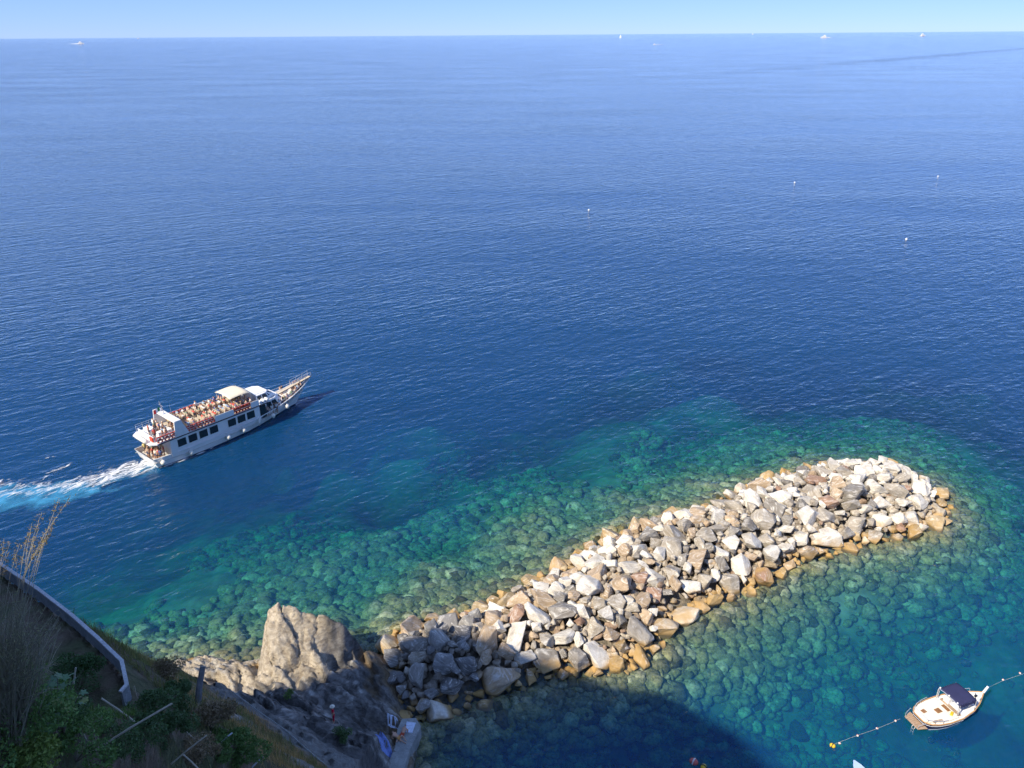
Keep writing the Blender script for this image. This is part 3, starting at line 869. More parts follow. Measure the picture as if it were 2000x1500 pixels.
PEOPLE = {}
for pose in ('stand', 'sit'):
    for hair, hm in (('dark', M_HAIR), ('fair', M_FAIR), ('hat', M_STRAW)):
        J, B = body(pose)
        if hair == 'dark' : PEOPLE[pose] = []
        PEOPLE[pose].append(skin_mesh('person', J, B, [M_CLOTH, M_SKIN, M_SHORTS, hm], 0))
CLOTHES = (('white', (0.80, 0.78, 0.74)), ('white', (0.80, 0.78, 0.74)), ('beige', (0.72, 0.66, 0.56)), ('red', (0.62, 0.10, 0.08)), ('navy', (0.08, 0.12, 0.30)), ('black', (0.05, 0.05, 0.06)),
           ('pink', (0.70, 0.42, 0.34)), ('brown', (0.45, 0.33, 0.24)), ('pale blue', (0.30, 0.45, 0.60)), ('yellow', (0.75, 0.60, 0.25)), ('green', (0.20, 0.28, 0.20)), ('tan', (0.55, 0.40, 0.32)))
def person(M, pose, label, group, rnd, cloth=None, me=None):
    o = bpy.data.objects.new('person', me or rnd.choice(PEOPLE[pose] if rnd.random() > 0.4 else PEOPLE[pose][:1]))
    col.objects.link(o)
    o.matrix_world = M
    nm, c = ('', cloth) if cloth else rnd.choice(CLOTHES)
    o.color = tuple(c) + (1,)
    o['label'] = label.replace('$', nm); o['category'] = 'person'
    if group: o['group'] = group
    return o
# ================================================================ the passenger ferry
M_WHITE = simple('white_gelcoat', (0.80, 0.80, 0.79), 0.35, var=0.06, scale=0.8)
M_GREYW = simple('painted_deck', (0.62, 0.60, 0.55), 0.7, var=0.12, scale=1.2)
M_BLACK = simple('black_trim', (0.02, 0.02, 0.025), 0.5, var=0.2)
M_GLASS = simple('dark_glass', (0.012, 0.015, 0.022), 0.08, var=0.2, scale=1.0, spec=0.8)
M_STEEL = simple('steel_tube', (0.75, 0.75, 0.74), 0.3, metal=0.6, var=0.05)
M_NAVY = simple('navy_paint', (0.012, 0.018, 0.06), 0.35, var=0.15)
M_RED = simple('orange_red_foam', (0.62, 0.075, 0.035), 0.7, var=0.25, scale=3)
M_CANVAS = simple('cream_canvas', (0.74, 0.66, 0.50), 0.85, var=0.08, scale=1.5)
M_FENDER = simple('cream_rubber', (0.78, 0.75, 0.66), 0.5, var=0.08)
M_WOOD = simple('pale_planks', (0.55, 0.47, 0.36), 0.75, var=0.2, scale=4)
M_GREEN = simple('flag_green', (0.02, 0.25, 0.08), 0.8)
M_FWHITE = simple('flag_white', (0.8, 0.8, 0.8), 0.8)
M_FRED = simple('flag_red', (0.55, 0.03, 0.04), 0.8)
M_BLUE = simple('blue_plastic', (0.05, 0.30, 0.55), 0.5)
M_YELLOW = simple('yellow_plastic', (0.75, 0.50, 0.03), 0.5)

F_O = Vector((-51.2, 97.0, 0.0)); F_H = R(50.0)
FM = Matrix.Translation(F_O) @ Matrix.Rotation(F_H, 4, 'Z')
ferry = thing('passenger_ferry', 'white two-deck passenger ferry with crowded open top deck and foaming wake', 'ferry', F_O, F_H)

def loft_hull(name, parent, rows, mats, n=40, transom=True, closed_top=False, mat_of=None, smooth=True):
    """rows bottom to top: (length, f(s) -> half beam, g(s) -> height, x start)"""
    bm = bmesh.new(); grid_ = []
    for (L, hb, hz, xs0) in rows:
        line = []
        for side in (1, -1):
            pts = []
            for i in range(n + 1):
                s = i / n
                pts.append(bm.verts.new((xs0 + s * (L - xs0), side * hb(s), hz(s))))
            line.append(pts)
        grid_.append(line)
    for r in range(len(rows) - 1):
        for k in (0, 1):
            for i in range(n):
                f = bm.faces.new((grid_[r][k][i], grid_[r][k][i + 1], grid_[r + 1][k][i + 1], grid_[r + 1][k][i]))
                f.material_index = mat_of(r) if mat_of else 0; f.smooth = smooth
        if transom:
            f = bm.faces.new((grid_[r][0][0], grid_[r + 1][0][0], grid_[r + 1][1][0], grid_[r][1][0])); f.material_index = mat_of(r) if mat_of else 0
    for i in range(n):
        bm.faces.new((grid_[0][0][i], grid_[0][1][i], grid_[0][1][i + 1], grid_[0][0][i + 1]))
        if closed_top: bm.faces.new((grid_[-1][0][i], grid_[-1][0][i + 1], grid_[-1][1][i + 1], grid_[-1][1][i]))
    bmesh.ops.remove_doubles(bm, verts=bm.verts[:], dist=0.002)
    bmesh.ops.recalc_face_normals(bm, faces=bm.faces[:])
    me = bpy.data.meshes.new(name); bm.to_mesh(me); bm.free()
    for m in mats: me.materials.append(m)
    return link(name, me, parent)

def interp(xs, ys): return lambda s: float(np.interp(s, xs, ys))
S_ = [0, 0.14, 0.36, 0.57, 0.71, 0.82, 0.91, 0.97, 1.0]
hb_top = interp(S_, [2.55, 2.95, 3.1, 3.0, 2.6, 1.95, 1.1, 0.42, 0.10])
hb_mid = interp(S_, [2.55, 2.9, 3.05, 2.85, 2.25, 1.5, 0.72, 0.2, 0.03])
hb_wl = interp(S_, [2.45, 2.8, 2.95, 2.65, 1.95, 1.15, 0.45, 0.1, 0.02])
hb_bt = interp(S_, [2.0, 2.4, 2.5, 2.1, 1.3, 0.7, 0.25, 0.05, 0.01])
sheer = interp(S_, [1.55, 1.5, 1.55, 1.75, 2.05, 2.45, 2.9, 3.3, 3.5])
loft_hull('hull', ferry, [(24.0, hb_bt, lambda s: -0.9 + 0.5 * max(0, s - 0.8) / 0.2, 0.1), (24.8, hb_wl, lambda s: 0.0, 0.0), (24.9, hb_wl, lambda s: 0.14, 0.0),
                          (26.3, hb_mid, lambda s: 0.14 + 0.5 * (sheer(s) - 0.14), -0.2), (28.0, hb_top, sheer, -0.45)],
          [M_WHITE, M_NAVY], mat_of=lambda r: 1 if r < 2 else 0)
# rubbing strake and bulwark cap
def rail_along(name, fx, rad, mat, parent, s0=0.0, s1=1.0, dz=0.0, inset=0.0, n=40, sides=(1, -1)):
    bm = bmesh.new()
    for side in sides:
        add_tube(bm, [(-0.45 + (28.45) * (s0 + (s1 - s0) * i / n), side * (max(0.05, hb_top(s0 + (s1 - s0) * i / n) - inset)), sheer(s0 + (s1 - s0) * i / n) + dz) for i in range(n + 1)], rad, 5)
    return bm_obj(name, bm, mat, parent)
rail_along('bulwark_cap', None, 0.07, M_WHITE, ferry)
rail_along('rubbing_strake', None, 0.05, M_GREYW, ferry, 0.0, 0.93, -0.62, -0.02)
# decks
bm = bmesh.new()
n = 30
pts = [(-0.2 + 27.4 * i / n, hb_top(i / n) - 0.12, sheer(i / n) - 0.75) for i in range(n + 1)]
va = [bm.verts.new((x, y, z)) for x, y, z in pts]; vb = [bm.verts.new((x, -y, z)) for x, y, z in pts]
for i in range(n): bm.faces.new((va[i], va[i + 1], vb[i + 1], vb[i]))
bm_obj('main_deck', bm, M_GREYW, ferry)
# lower saloon
bm = bmesh.new()
add_prism(bm, [(2.2, -2.92), (16.6, -2.86), (16.6, 2.86), (2.2, 2.92)], 1.0, 3.62)
bm_obj('saloon', bm, M_WHITE, ferry)
for side in (1, -1):
    for k, x in enumerate((3.9, 5.55, 7.2, 8.85, 11.8, 13.4, 15.0)):
        bm = bmesh.new(); add_box(bm, (x, side * 2.93, 2.72), (1.26, 0.07, 1.12), bevel=0.03)
        w = bm_obj('window', bm, M_GLASS, ferry)
bm = bmesh.new(); add_box(bm, (2.17, 0.9, 2.2), (0.08, 0.8, 1.9)); bm_obj('door', bm, M_GLASS, ferry)
# upper deck
bm = bmesh.new()
add_prism(bm, [(-0.4, -2.3), (0.4, -3.0), (18.2, -3.02), (18.2, 3.02), (0.4, 3.0), (-0.4, 2.3)], 3.64, 3.80)
bm_obj('upper_deck', bm, M_WHITE, ferry)
bm = bmesh.new()
for side in (1, -1): add_box(bm, (9.4, side * 3.05, 3.70), (17.6, 0.07, 0.13))
bm_obj('black_edge_band', bm, M_BLACK, ferry)
bm = bmesh.new(); add_prism(bm, [(4.0, -2.7), (16.2, -2.7), (16.2, 2.7), (4.0, 2.7)], 3.803, 3.83); bm_obj('deck_covering', bm, M_WOOD, ferry)
# solid side panels of the upper deck
for (x0, x1) in ((9.3, 12.3), (15.2, 16.6)):
    for side in (1, -1):
        bm = bmesh.new(); add_box(bm, ((x0 + x1) / 2, side * 2.96, 4.25), (x1 - x0, 0.08, 0.88), bevel=0.02); bm_obj('side_panel', bm, M_WHITE, ferry)
bm = bmesh.new(); add_box(bm, (0.45, 0, 4.2), (0.09, 4.4, 0.8), bevel=0.02); bm_obj('stern_panel', bm, M_WHITE, ferry)
bm = bmesh.new(); add_box(bm, (2.6, -1.0, 4.15), (1.9, 0.9, 0.7), bevel=0.04); bm_obj('locker', bm, M_WHITE, ferry)
bm = bmesh.new(); add_box(bm, (1.6, 1.2, 4.15), (0.9, 1.9, 0.7), bevel=0.04); bm_obj('locker', bm, M_WHITE, ferry)
# rails of the upper deck
for side in (1, -1):
    bm = bmesh.new()
    for z in (4.22, 4.55, 4.85): add_tube(bm, [(0.5, side * 2.98, z), (9.3, side * 2.98, z)], 0.025, 5)
    for k in range(10): add_tube(bm, [(0.5 + 0.97 * k, side * 2.98, 3.8), (0.5 + 0.97 * k, side * 2.98, 4.85)], 0.025, 5)
    for z in (4.3, 4.85): add_tube(bm, [(12.3, side * 2.98, z), (15.2, side * 2.98, z)], 0.025, 5)
    bm_obj('deck_rail', bm, M_STEEL, ferry)
# radar arch with mast and flag
bm = bmesh.new()
for side in (1, -1):
    add_prism(bm, [(3.1, 3.8), (5.2, 3.8), (4.3, 5.95), (3.3, 5.95)], side * 2.95 - 0.16 * side, side * 2.95 + 0.02 * side, 'Y')
add_box(bm, (3.8, 0, 6.0), (1.0, 6.0, 0.28), bevel=0.06)
arch = bm_obj('radar_arch', bm, M_WHITE, ferry)
bm = bmesh.new(); add_tube(bm, [(3.8, 0.6, 6.1), (3.4, 0.6, 8.2)], [0.06, 0.03], 6); add_tube(bm, [(3.55, 0.0, 7.5), (3.55, 1.2, 7.5)], 0.025, 5); bm_obj('mast', bm, M_STEEL, arch)
bm = bmesh.new(); add_tube(bm, [(4.2, -0.7, 6.1), (4.2, -0.7, 7.9)], 0.015, 4); bm_obj('aerial', bm, M_STEEL, arch)
bm = bmesh.new(); add_sphere(bm, (3.8, 1.9, 6.35), 0.32, 12, 8, (1, 1, 0.8)); bm_obj('radar_dome', bm, M_WHITE, arch)
for k, m in enumerate((M_GREEN, M_FWHITE, M_FRED)):
    bm = bmesh.new()
    prev = None
    for i in range(4):
        u = 0.32 * (k + i / 3)
        a = bm.verts.new((3.35 - u, 0.62 + 0.07 * math.sin(u * 7), 7.35 - 0.25 * u)); b = bm.verts.new((3.35 - u, 0.62 + 0.07 * math.sin(u * 7 + 0.8), 6.75 - 0.3 * u))
        if prev: bm.faces.new((prev[0], a, b, prev[1]))
        prev = (a, b)
    bm_obj('flag_stripe', bm, m, arch)
# canopy over the forward part of the upper deck
bm = bmesh.new(); nu, nv = 10, 8; g = []
for i in range(nu + 1):
    u = i / nu; row = []
    for j in range(nv + 1):
        v = j / nv * 2 - 1
        zc = 6.15 + 0.28 * (1 - v * v) + 0.12 * math.sin(u * PI) - (0.55 * max(0, u - 0.78) / 0.22 if u > 0.78 else 0)
        row.append(bm.verts.new((12.5 + 3.9 * u, v * 2.05, zc - 0.25)))
    g.append(row)
for i in range(nu):
    for j in range(nv): bm.faces.new((g[i][j], g[i + 1][j], g[i + 1][j + 1], g[i][j + 1]))
cano = bm_obj('canopy', bm, M_CANVAS, ferry, smooth=True)
md = cano.modifiers.new('thick', 'SOLIDIFY'); md.thickness = 0.04
for x in (12.7, 14.4, 16.0):
    for side in (1, -1):
        bm = bmesh.new(); add_tube(bm, [(x, side * 1.98, 3.8), (x, side * 1.98, 5.9)], 0.035, 6); bm_obj('canopy_post', bm, M_STEEL, ferry)
# wheelhouse and forward cabin
bm = bmesh.new()
lo = [(16.7, 2.1), (19.2, 2.0), (20.6, 1.3), (20.6, -1.3), (19.2, -2.0), (16.7, -2.1)]; hi = [(16.9, 1.9), (18.6, 1.8), (19.3, 1.15), (19.3, -1.15), (18.6, -1.8), (16.9, -1.9)]
v0 = [bm.verts.new((a, b, 3.8)) for a, b in lo]; v1 = [bm.verts.new((a, b, 4.85)) for a, b in hi]
bm.faces.new(v0[::-1]); bm.faces.new(v1)
for i in range(6): bm.faces.new((v0[i], v0[(i + 1) % 6], v1[(i + 1) % 6], v1[i]))
wh = bm_obj('wheelhouse', bm, M_WHITE, ferry)
bm = bmesh.new(); add_box(bm, (17.8, 0, 4.90), (1.9, 2.9, 0.10), bevel=0.05); bm_obj('roof', bm, M_WHITE, wh)
def quad_on(lo, hi, i, a0, a1, t0, t1, z0, z1, off=0.025):
    j = (i + 1) % len(lo)
    def P(s, t):
        x = (lo[i][0] * (1 - s) + lo[j][0] * s) * (1 - t) + (hi[i][0] * (1 - s) + hi[j][0] * s) * t
        y = (lo[i][1] * (1 - s) + lo[j][1] * s) * (1 - t) + (hi[i][1] * (1 - s) + hi[j][1] * s) * t
        return Vector((x, y, z0 + (z1 - z0) * t))
    q = [P(a0, t0), P(a1, t0), P(a1, t1), P(a0, t1)]
    nrm = (q[1] - q[0]).cross(q[3] - q[0]).normalized()
    c = sum(q, Vector()) / 4
    if nrm.dot(c - Vector((18, 0, c.z))) < 0: nrm = -nrm
    bm = bmesh.new()
    a = [bm.verts.new(p + nrm * off) for p in q]; b = [bm.verts.new(p - nrm * 0.03) for p in q]
    bm.faces.new(a); bm.faces.new(b[::-1])
    for k in range(4): bm.faces.new((a[k], b[k], b[(k + 1) % 4], a[(k + 1) % 4]))
    return bm
for (i, a0, a1) in ((0, 0.1, 0.46), (0, 0.54, 0.94), (1, 0.08, 0.92), (2, 0.05, 0.46), (2, 0.54, 0.95), (3, 0.08, 0.92), (4, 0.06, 0.46), (4, 0.54, 0.9)):
    bm_obj('window', quad_on(lo, hi, i, a0, a1, 0.35, 0.88, 3.8, 4.85), M_GLASS, wh)
bm = bmesh.new()
lo = [(17.9, 2.5), (21.2, 2.05), (23.0, 1.1), (23.0, -1.1), (21.2, -2.05), (17.9, -2.5)]; hi = [(17.9, 2.35), (19.9, 2.1), (21.0, 1.0), (21.0, -1.0), (19.9, -2.1), (17.9, -2.35)]
v0 = [bm.verts.new((a, b, 1.35)) for a, b in lo]; v1 = [bm.verts.new((a, b, 3.66)) for a, b in hi]
bm.faces.new(v0[::-1]); bm.faces.new(v1)
for i in range(6): bm.faces.new((v0[i], v0[(i + 1) % 6], v1[(i + 1) % 6], v1[i]))
fc = bm_obj('forward_cabin', bm, M_WHITE, ferry)
for (i, a0, a1) in ((0, 0.12, 0.5), (0, 0.56, 0.92), (1, 0.1, 0.9), (2, 0.06, 0.47), (2, 0.53, 0.94), (3, 0.1, 0.9), (4, 0.08, 0.44), (4, 0.5, 0.88)):
    bm_obj('window', quad_on(lo, hi, i, a0, a1, 0.40, 0.86, 1.35, 3.66), M_GLASS, fc)
for side in (1, -1):
    bm = bmesh.new(); add_box(bm, (17.25, side * 2.75, 2.35), (0.95, 0.1, 1.95), bevel=0.02); bm_obj('side_door', bm, M_GLASS, ferry)
# raft canisters on the wing of the upper deck
for side in (1, -1):
    for k in range(3):
        bm = bmesh.new(); x = 16.9 + 0.62 * k
        add_tube(bm, [(x, side * 2.2, 4.08), (x, side * 2.28, 4.08), (x, side * 2.9, 4.08), (x, side * 2.98, 4.08)], [0.2, 0.28, 0.28, 0.2], 10)
        bm_obj('life_raft', bm, M_WHITE, ferry, smooth=True)
# stern: folded tender cover, gate
bm = bmesh.new(); add_tube(bm, [(-0.35, -1.6, 3.95), (-0.35, -1.3, 4.0), (-0.35, 1.2, 4.0), (-0.35, 1.5, 3.95)], [0.18, 0.32, 0.32, 0.18], 10); bm_obj('tender_roll', bm, M_FENDER, ferry, smooth=True)
# bow gangway with rails
gw = []
bm = bmesh.new()
P0, P1 = Vector((21.6, 0, 2.95)), Vector((28.1, 0, 3.85)); dirg = (P1 - P0).normalized()
rotg = dirg.to_track_quat('X', 'Z').to_matrix()
add_box(bm, (P0 + P1) / 2, ((P1 - P0).length, 0.75, 0.09), rotg)
gang = bm_obj('bow_gangway', bm, M_WOOD, ferry)
for side in (1, -1):
    bm = bmesh.new()
    add_tube(bm, [P0 + Vector((0.2, side * 0.42, 0.1)), P1 + Vector((0, side * 0.42, 0.1))], 0.05, 5); bm_obj('gangway_beam', bm, M_BLACK if side < 0 else M_WHITE, gang)
    bm = bmesh.new()
    for h in (0.45, 0.85): add_tube(bm, [P0 + (P1 - P0) * 0.45 + Vector((0, side * 0.44, h)), P1 + Vector((0, side * 0.44, h))], 0.03, 5)
    for t in (0.45, 0.63, 0.82, 1.0): add_tube(bm, [P0 + (P1 - P0) * t + Vector((0, side * 0.44, 0)), P0 + (P1 - P0) * t + Vector((0, side * 0.44, 0.85))], 0.03, 5)
    bm_obj('gangway_rail', bm, M_STEEL, gang)
rail_along('bow_rail', None, 0.03, M_STEEL, ferry, 0.72, 0.97, 0.5, 0.05, 16)
# benches of the top deck
for k in range(13):
    for side in (1, -1):
        bm = bmesh.new(); x = 5.6 + 0.84 * k
        add_box(bm, (x, side * 1.5, 4.22), (0.42, 1.9, 0.06)); add_box(bm, (x - 0.2, side * 1.5, 4.5), (0.05, 1.9, 0.5))
        for yy in (0.65, 2.35): add_box(bm, (x, side * yy, 4.0), (0.34, 0.06, 0.40))
        bm_obj('bench', bm, M_WOOD, ferry)

def fpt(x, y, z): return FM @ Vector((x, y, z))
rndf = random.Random(44)
# life rings hung along the rails
ring_me = {}
def ring_bm():
    bm = bmesh.new(); add_torus(bm, (0, 0, 0), 0.30, 0.10, 'Y', 12, 6); return bm
me = bpy.data.meshes.new('life_ring'); b_ = ring_bm(); bmesh.ops.recalc_face_normals(b_, faces=b_.faces[:]); b_.to_mesh(me); b_.free(); me.materials.append(M_RED)
def put_ring(x, y, z, label, group, tilt=0.0, ax=0.0):
    o = bpy.data.objects.new('life_ring', me); col.objects.link(o)
    o.matrix_world = FM @ Matrix.Translation((x, y, z)) @ Matrix.Rotation(ax, 4, 'Z') @ Matrix.Rotation(tilt, 4, 'X')
    o['label'] = label; o['category'] = 'life ring'; o['group'] = group
for k in range(17):
    put_ring(0.75 + 0.5 * k, -2.86, 4.40, f'orange-red life ring, {ordinal(k)} from the stern in the upper row on the near-side aft rail', 'life rings on the near-side aft rail', rndf.uniform(-0.12, 0.12))
    if k % 2 == 0: put_ring(1.0 + 0.5 * k, -2.80, 4.02, f'orange-red life ring, {ordinal(k // 2)} from the stern in the lower row on the near-side aft rail', 'life rings on the near-side aft rail', rndf.uniform(-0.2, 0.2))
for k in range(6):
    put_ring(12.45 + 0.5 * k, -2.86, 4.42, f'orange-red life ring, {ordinal(k)} from aft in the upper short row by the canopy', 'life rings by the canopy', rndf.uniform(-0.12, 0.12))
    put_ring(12.55 + 0.5 * k, -2.86, 4.05, f'orange-red life ring, {ordinal(k)} from aft in the lower short row by the canopy', 'life rings by the canopy', rndf.uniform(-0.12, 0.12))
for k in range(8):
    put_ring(5.6 + 0.55 * k, 2.86, 4.5, f'orange-red life ring, {ordinal(k)} from aft on the far-side rail of the ferry', 'life rings on the far-side rail', rndf.uniform(-0.12, 0.12))
bm = bmesh.new()
for z in (4.0, 4.22, 4.44): add_box(bm, (0.32, -1.75, z), (0.20, 0.85, 0.18), bevel=0.05)
o = bm_obj('life_float', bm, M_RED); o.matrix_world = FM
o['label'] = 'stacked orange life float on the ferry stern panel'; o['category'] = 'life float'
# fenders along the near side
FX = (0.7, 4.7, 10.6, 13.2, 18.6, 21.6)
for k, x in enumerate(FX):
    s = (x + 0.45) / 28.45
    t = thing('ball_fender', ['cream ball fender hanging near the ferry stern corner', 'cream ball fender hanging below the ferry aft windows', 'cream ball fender below the gap between the ferry window groups',
              'cream ball fender below the forward group of ferry windows', 'cream ball fender hanging beside the ferry forward cabin', 'foremost cream ball fender, nearest the ferry bow'][k], 'fender', group='ball fenders along the ferry side')
    zz = sheer(s) - (0.75 if k else 0.7)
    t.matrix_world = FM @ Matrix.Translation((x, -(hb_top(s) + 0.30), zz))
    bm = bmesh.new(); add_sphere(bm, (0, 0, 0), 0.36, 12, 8, (1, 1, 1.05)); bm_obj('ball', bm, M_FENDER, t, smooth=True)
    bm = bmesh.new(); add_tube(bm, [(0, 0.02, 0.34), (0, 0.24, 0.34 + 0.42)], 0.025, 4); bm_obj('rope', bm, M_WHITE, t)
t = thing('tube_fender', 'slim white tube fender hanging at the ferry side door', 'fender')
t.matrix_world = FM @ Matrix.Translation((16.0, -3.18, 1.15))
bm = bmesh.new(); add_tube(bm, [(0, 0, -0.55), (0, 0, -0.45), (0, 0, 0.45), (0, 0, 0.55)], [0.05, 0.11, 0.11, 0.05], 8); bm_obj('tube', bm, M_FENDER, t, smooth=True)
bm = bmesh.new(); add_tube(bm, [(0, 0, 0.5), (0, 0.1, 0.75)], 0.02, 4); bm_obj('rope', bm, M_WHITE, t)
bm = bmesh.new(); add_tube(bm, [fpt(10.6, -3.12, 1.32), fpt(12, -3.14, 1.22), fpt(13.2, -3.13, 1.40), fpt(14.8, -3.1, 1.38), fpt(16, -3.06, 1.66), fpt(17.2, -3.0, 1.95)], 0.03, 4)
o = bm_obj('mooring_rope', bm, M_WHITE); o['label'] = 'white rope looped along the ferry near side between fenders'; o['category'] = 'rope'

# passengers
G_T, L_T = 'passengers on the ferry top deck', 'passenger sitting among the crowd on the ferry top deck benches'
for k in range(13):
    for side in (1, -1):
        for j in range(4):
            if rndf.random() < 0.20: continue
            y = side * (0.78 + 0.48 * j) + rndf.uniform(-0.06, 0.06); x = 5.58 + 0.84 * k + rndf.uniform(-0.05, 0.05)
            person(FM @ Matrix.Translation((x, y, 4.24)) @ Matrix.Rotation(rndf.uniform(-0.5, 0.5), 4, 'Z') @ Matrix.Scale(rndf.uniform(0.92, 1.08), 4), 'sit', f'passenger in $ on {ordinal(k)} bench from the arch, {"far" if side > 0 else "near"} side, {ordinal(j)} from aisle', G_T, rndf)
for (x, y, c, lab) in ((9.4, 2.35, (0.82, 0.82, 0.82), 'passenger in white standing at the far rail of the ferry top deck'), (12.0, 1.6, (0.20, 0.18, 0.45), 'passenger in purple standing by the ferry canopy edge')):
    person(FM @ Matrix.Translation((x, y, 3.83)) @ Matrix.Rotation(2.0, 4, 'Z'), 'stand', lab, None, rndf, c)
spots = []
for k in range(22):
    x = rndf.uniform(0.9, 3.0) if k < 12 else rndf.uniform(4.2, 5.2); y = rndf.uniform(-2.3, 2.5)
    if abs(x - 2.6) < 1.1 and abs(y + 1.0) < 0.7: y += 1.4
    spots.append((x, y))
for grp, lab in (([p for p in spots if p[0] < 3.5], 'passenger in $ aft of the ferry arch, {} from the near rail'), ([p for p in spots if p[0] >= 3.5], 'passenger in $ under the ferry arch, {} from the near rail')):
    for k, (x, y) in enumerate(sorted(grp, key=lambda p: p[1])):
        person(FM @ Matrix.Translation((x, y, 3.82)) @ Matrix.Rotation(rndf.uniform(0, 6.3), 4, 'Z'), 'stand', lab.format(ordinal(k)), 'passengers aft on the ferry top deck', rndf)
spots = sorted([(rndf.uniform(0.0, 1.9), rndf.uniform(-1, 1) * 2.2) for k in range(20)], key=lambda p: p[1])
for k, (x, y) in enumerate(spots):
    person(FM @ Matrix.Translation((x, y, 0.82)) @ Matrix.Rotation(rndf.uniform(0, 6.3), 4, 'Z'), 'stand', f'passenger in $ in the ferry stern cockpit, {ordinal(k)} from the near side', 'passengers in the ferry stern cockpit', rndf)
spots = [(rndf.uniform(0.70, 0.94), rndf.choice((1, -1))) for k in range(26)]
for sd, wd_ in ((1, 'far'), (-1, 'near')):
    for k, s in enumerate(sorted(p[0] for p in spots if p[1] == sd)):
        x = -0.45 + 28.45 * s; y = sd * max(0.5, (hb_top(s) - 0.45))
        blue = (0.12, 0.42, 0.70) if k == 2 else None
        person(FM @ Matrix.Translation((x, y, sheer(s) - 0.72)) @ Matrix.Rotation(rndf.uniform(0, 6.3), 4, 'Z') @ Matrix.Scale(0.92, 4), 'stand', f'passenger in {"bright blue" if blue else "$"} at the {wd_} bow rail of the ferry, {ordinal(k)} from the cabin', 'passengers on the ferry bow', rndf, blue)
for k in range(4):
    person(FM @ Matrix.Translation((17.3 + 0.8 * k, -2.55, sheer(0.66) - 0.74)) @ Matrix.Rotation(rndf.uniform(0, 6.3), 4, 'Z'), 'stand', f'passenger in $ in the side passage by the ferry forward cabin, {ordinal(k)} from aft', 'passengers in the ferry side passage', rndf)

# ---------------------------------------------------------------- wake
def foam_material():
    t = NT(bpy.data.materials.new('wake_foam'))
    a = t.n('ShaderNodeAttribute'); a.attribute_name = 'tint'       # red: churned white, green: aerated water
    sp = t.n('ShaderNodeSeparateColor'); t.l(a.outputs['Color'], sp.inputs[0])
    p = t.pos()
    n1 = t.noise(t.along(p, F_H, 0.55, 1.3), 1.0, 6.0, 0.68, 1.2)
    n2 = t.noise(t.along(p, F_H, 0.25, 0.5), 1.0, 4.0, 0.6, 0.6)
    fm = t.mapr(t.math('ADD', n1, t.math('SUBTRACT', sp.outputs[0], 0.5)), 0.47, 0.66)
    aq = t.mapr(t.math('ADD', n2, t.math('SUBTRACT', sp.outputs[1], 0.5)), 0.42, 0.80, 0, 0.8)
    white = t.bsdf((0.85, 0.87, 0.88), 0.8, spec=0.2, normal=t.bump(n1, 1.0, 0.5))
    aqua = t.bsdf((0.07, 0.36, 0.62), 0.25, spec=0.5)
    tr = t.n('ShaderNodeBsdfTransparent').outputs[0]
    m1 = t.n('ShaderNodeMixShader'); t.l(aq, m1.inputs[0]); t.l(tr, m1.inputs[1]); t.l(aqua, m1.inputs[2])
    m2 = t.n('ShaderNodeMixShader'); t.l(fm, m2.inputs[0]); t.l(m1.outputs[0], m2.inputs[1]); t.l(white, m2.inputs[2])
    return t.done(m2.outputs[0])
M_FOAM = foam_material()
# centre line of the wake on the water, seen in the photograph, with half width in metres, white and aqua amounts
wk = [((300, 903), 2.6, 1.0, 0.6), ((262, 915), 3.2, 1.0, 0.7), ((230, 925), 3.0, 0.95, 0.7), ((190, 938), 3.2, 0.95, 0.8), ((140, 948), 3.2, 0.86, 0.85), ((90, 955), 3.4, 0.82, 0.85), ((40, 957), 3.6, 0.80, 0.85), ((-30, 955), 3.8, 0.76, 0.85), ((-120, 948), 4, 0.7, 0.8), ((-300, 930), 5, 0.6, 0.7)]
C = np.array([at(a, b)[:2] for (a, b), *_ in wk]); Wd = np.array([w[1] * 1.3 for w in wk]); Aw = np.array([w[2] for w in wk]); Aq = np.array([w[3] for w in wk])
tq = np.linspace(0, len(wk) - 1, 120); idx = np.arange(len(wk))
cx, cyy, wd, aw, aq = (np.interp(tq, idx, q) for q in (C[:, 0], C[:, 1], Wd, Aw, Aq))
tx, ty = np.gradient(cx), np.gradient(cyy); ln = np.hypot(tx, ty); nx_, ny_ = -ty / ln, tx / ln
vv = np.linspace(-1.6, 1.6, 33)
X = cx[:, None] + nx_[:, None] * wd[:, None] * vv[None]; Y = cyy[:, None] + ny_[:, None] * wd[:, None] * vv[None]
prof = np.clip(1 - np.abs(vv) ** 2.2, -0.6, 1)[None]; prof2 = np.clip(1.05 - np.abs(vv - 0.45) ** 2 * 0.8, -0.6, 1)[None]
Zf = 0.03 + 0.30 * np.clip(prof, 0, 1) * (0.5 + 0.5 * vnoise(X * 0.7, Y * 0.7, seed=81)) * aw[:, None]
tint = np.stack([np.clip(aw[:, None] * prof + 0.02, 0, 1.0) * 0.62, np.clip(aq[:, None] * prof2, 0, 1) * 0.78, np.zeros_like(X)], -1)
me = mesh_np('wake_foam', np.stack([X.ravel(), Y.ravel(), Zf.ravel()], 1), grid_faces(*X.shape), M_FOAM, True, {'tint': tint.reshape(-1, 3)})
o = link('wake_foam', me, kind='stuff'); o['label'] = 'white and turquoise foam trailing behind the ferry'; o['category'] = 'foam'
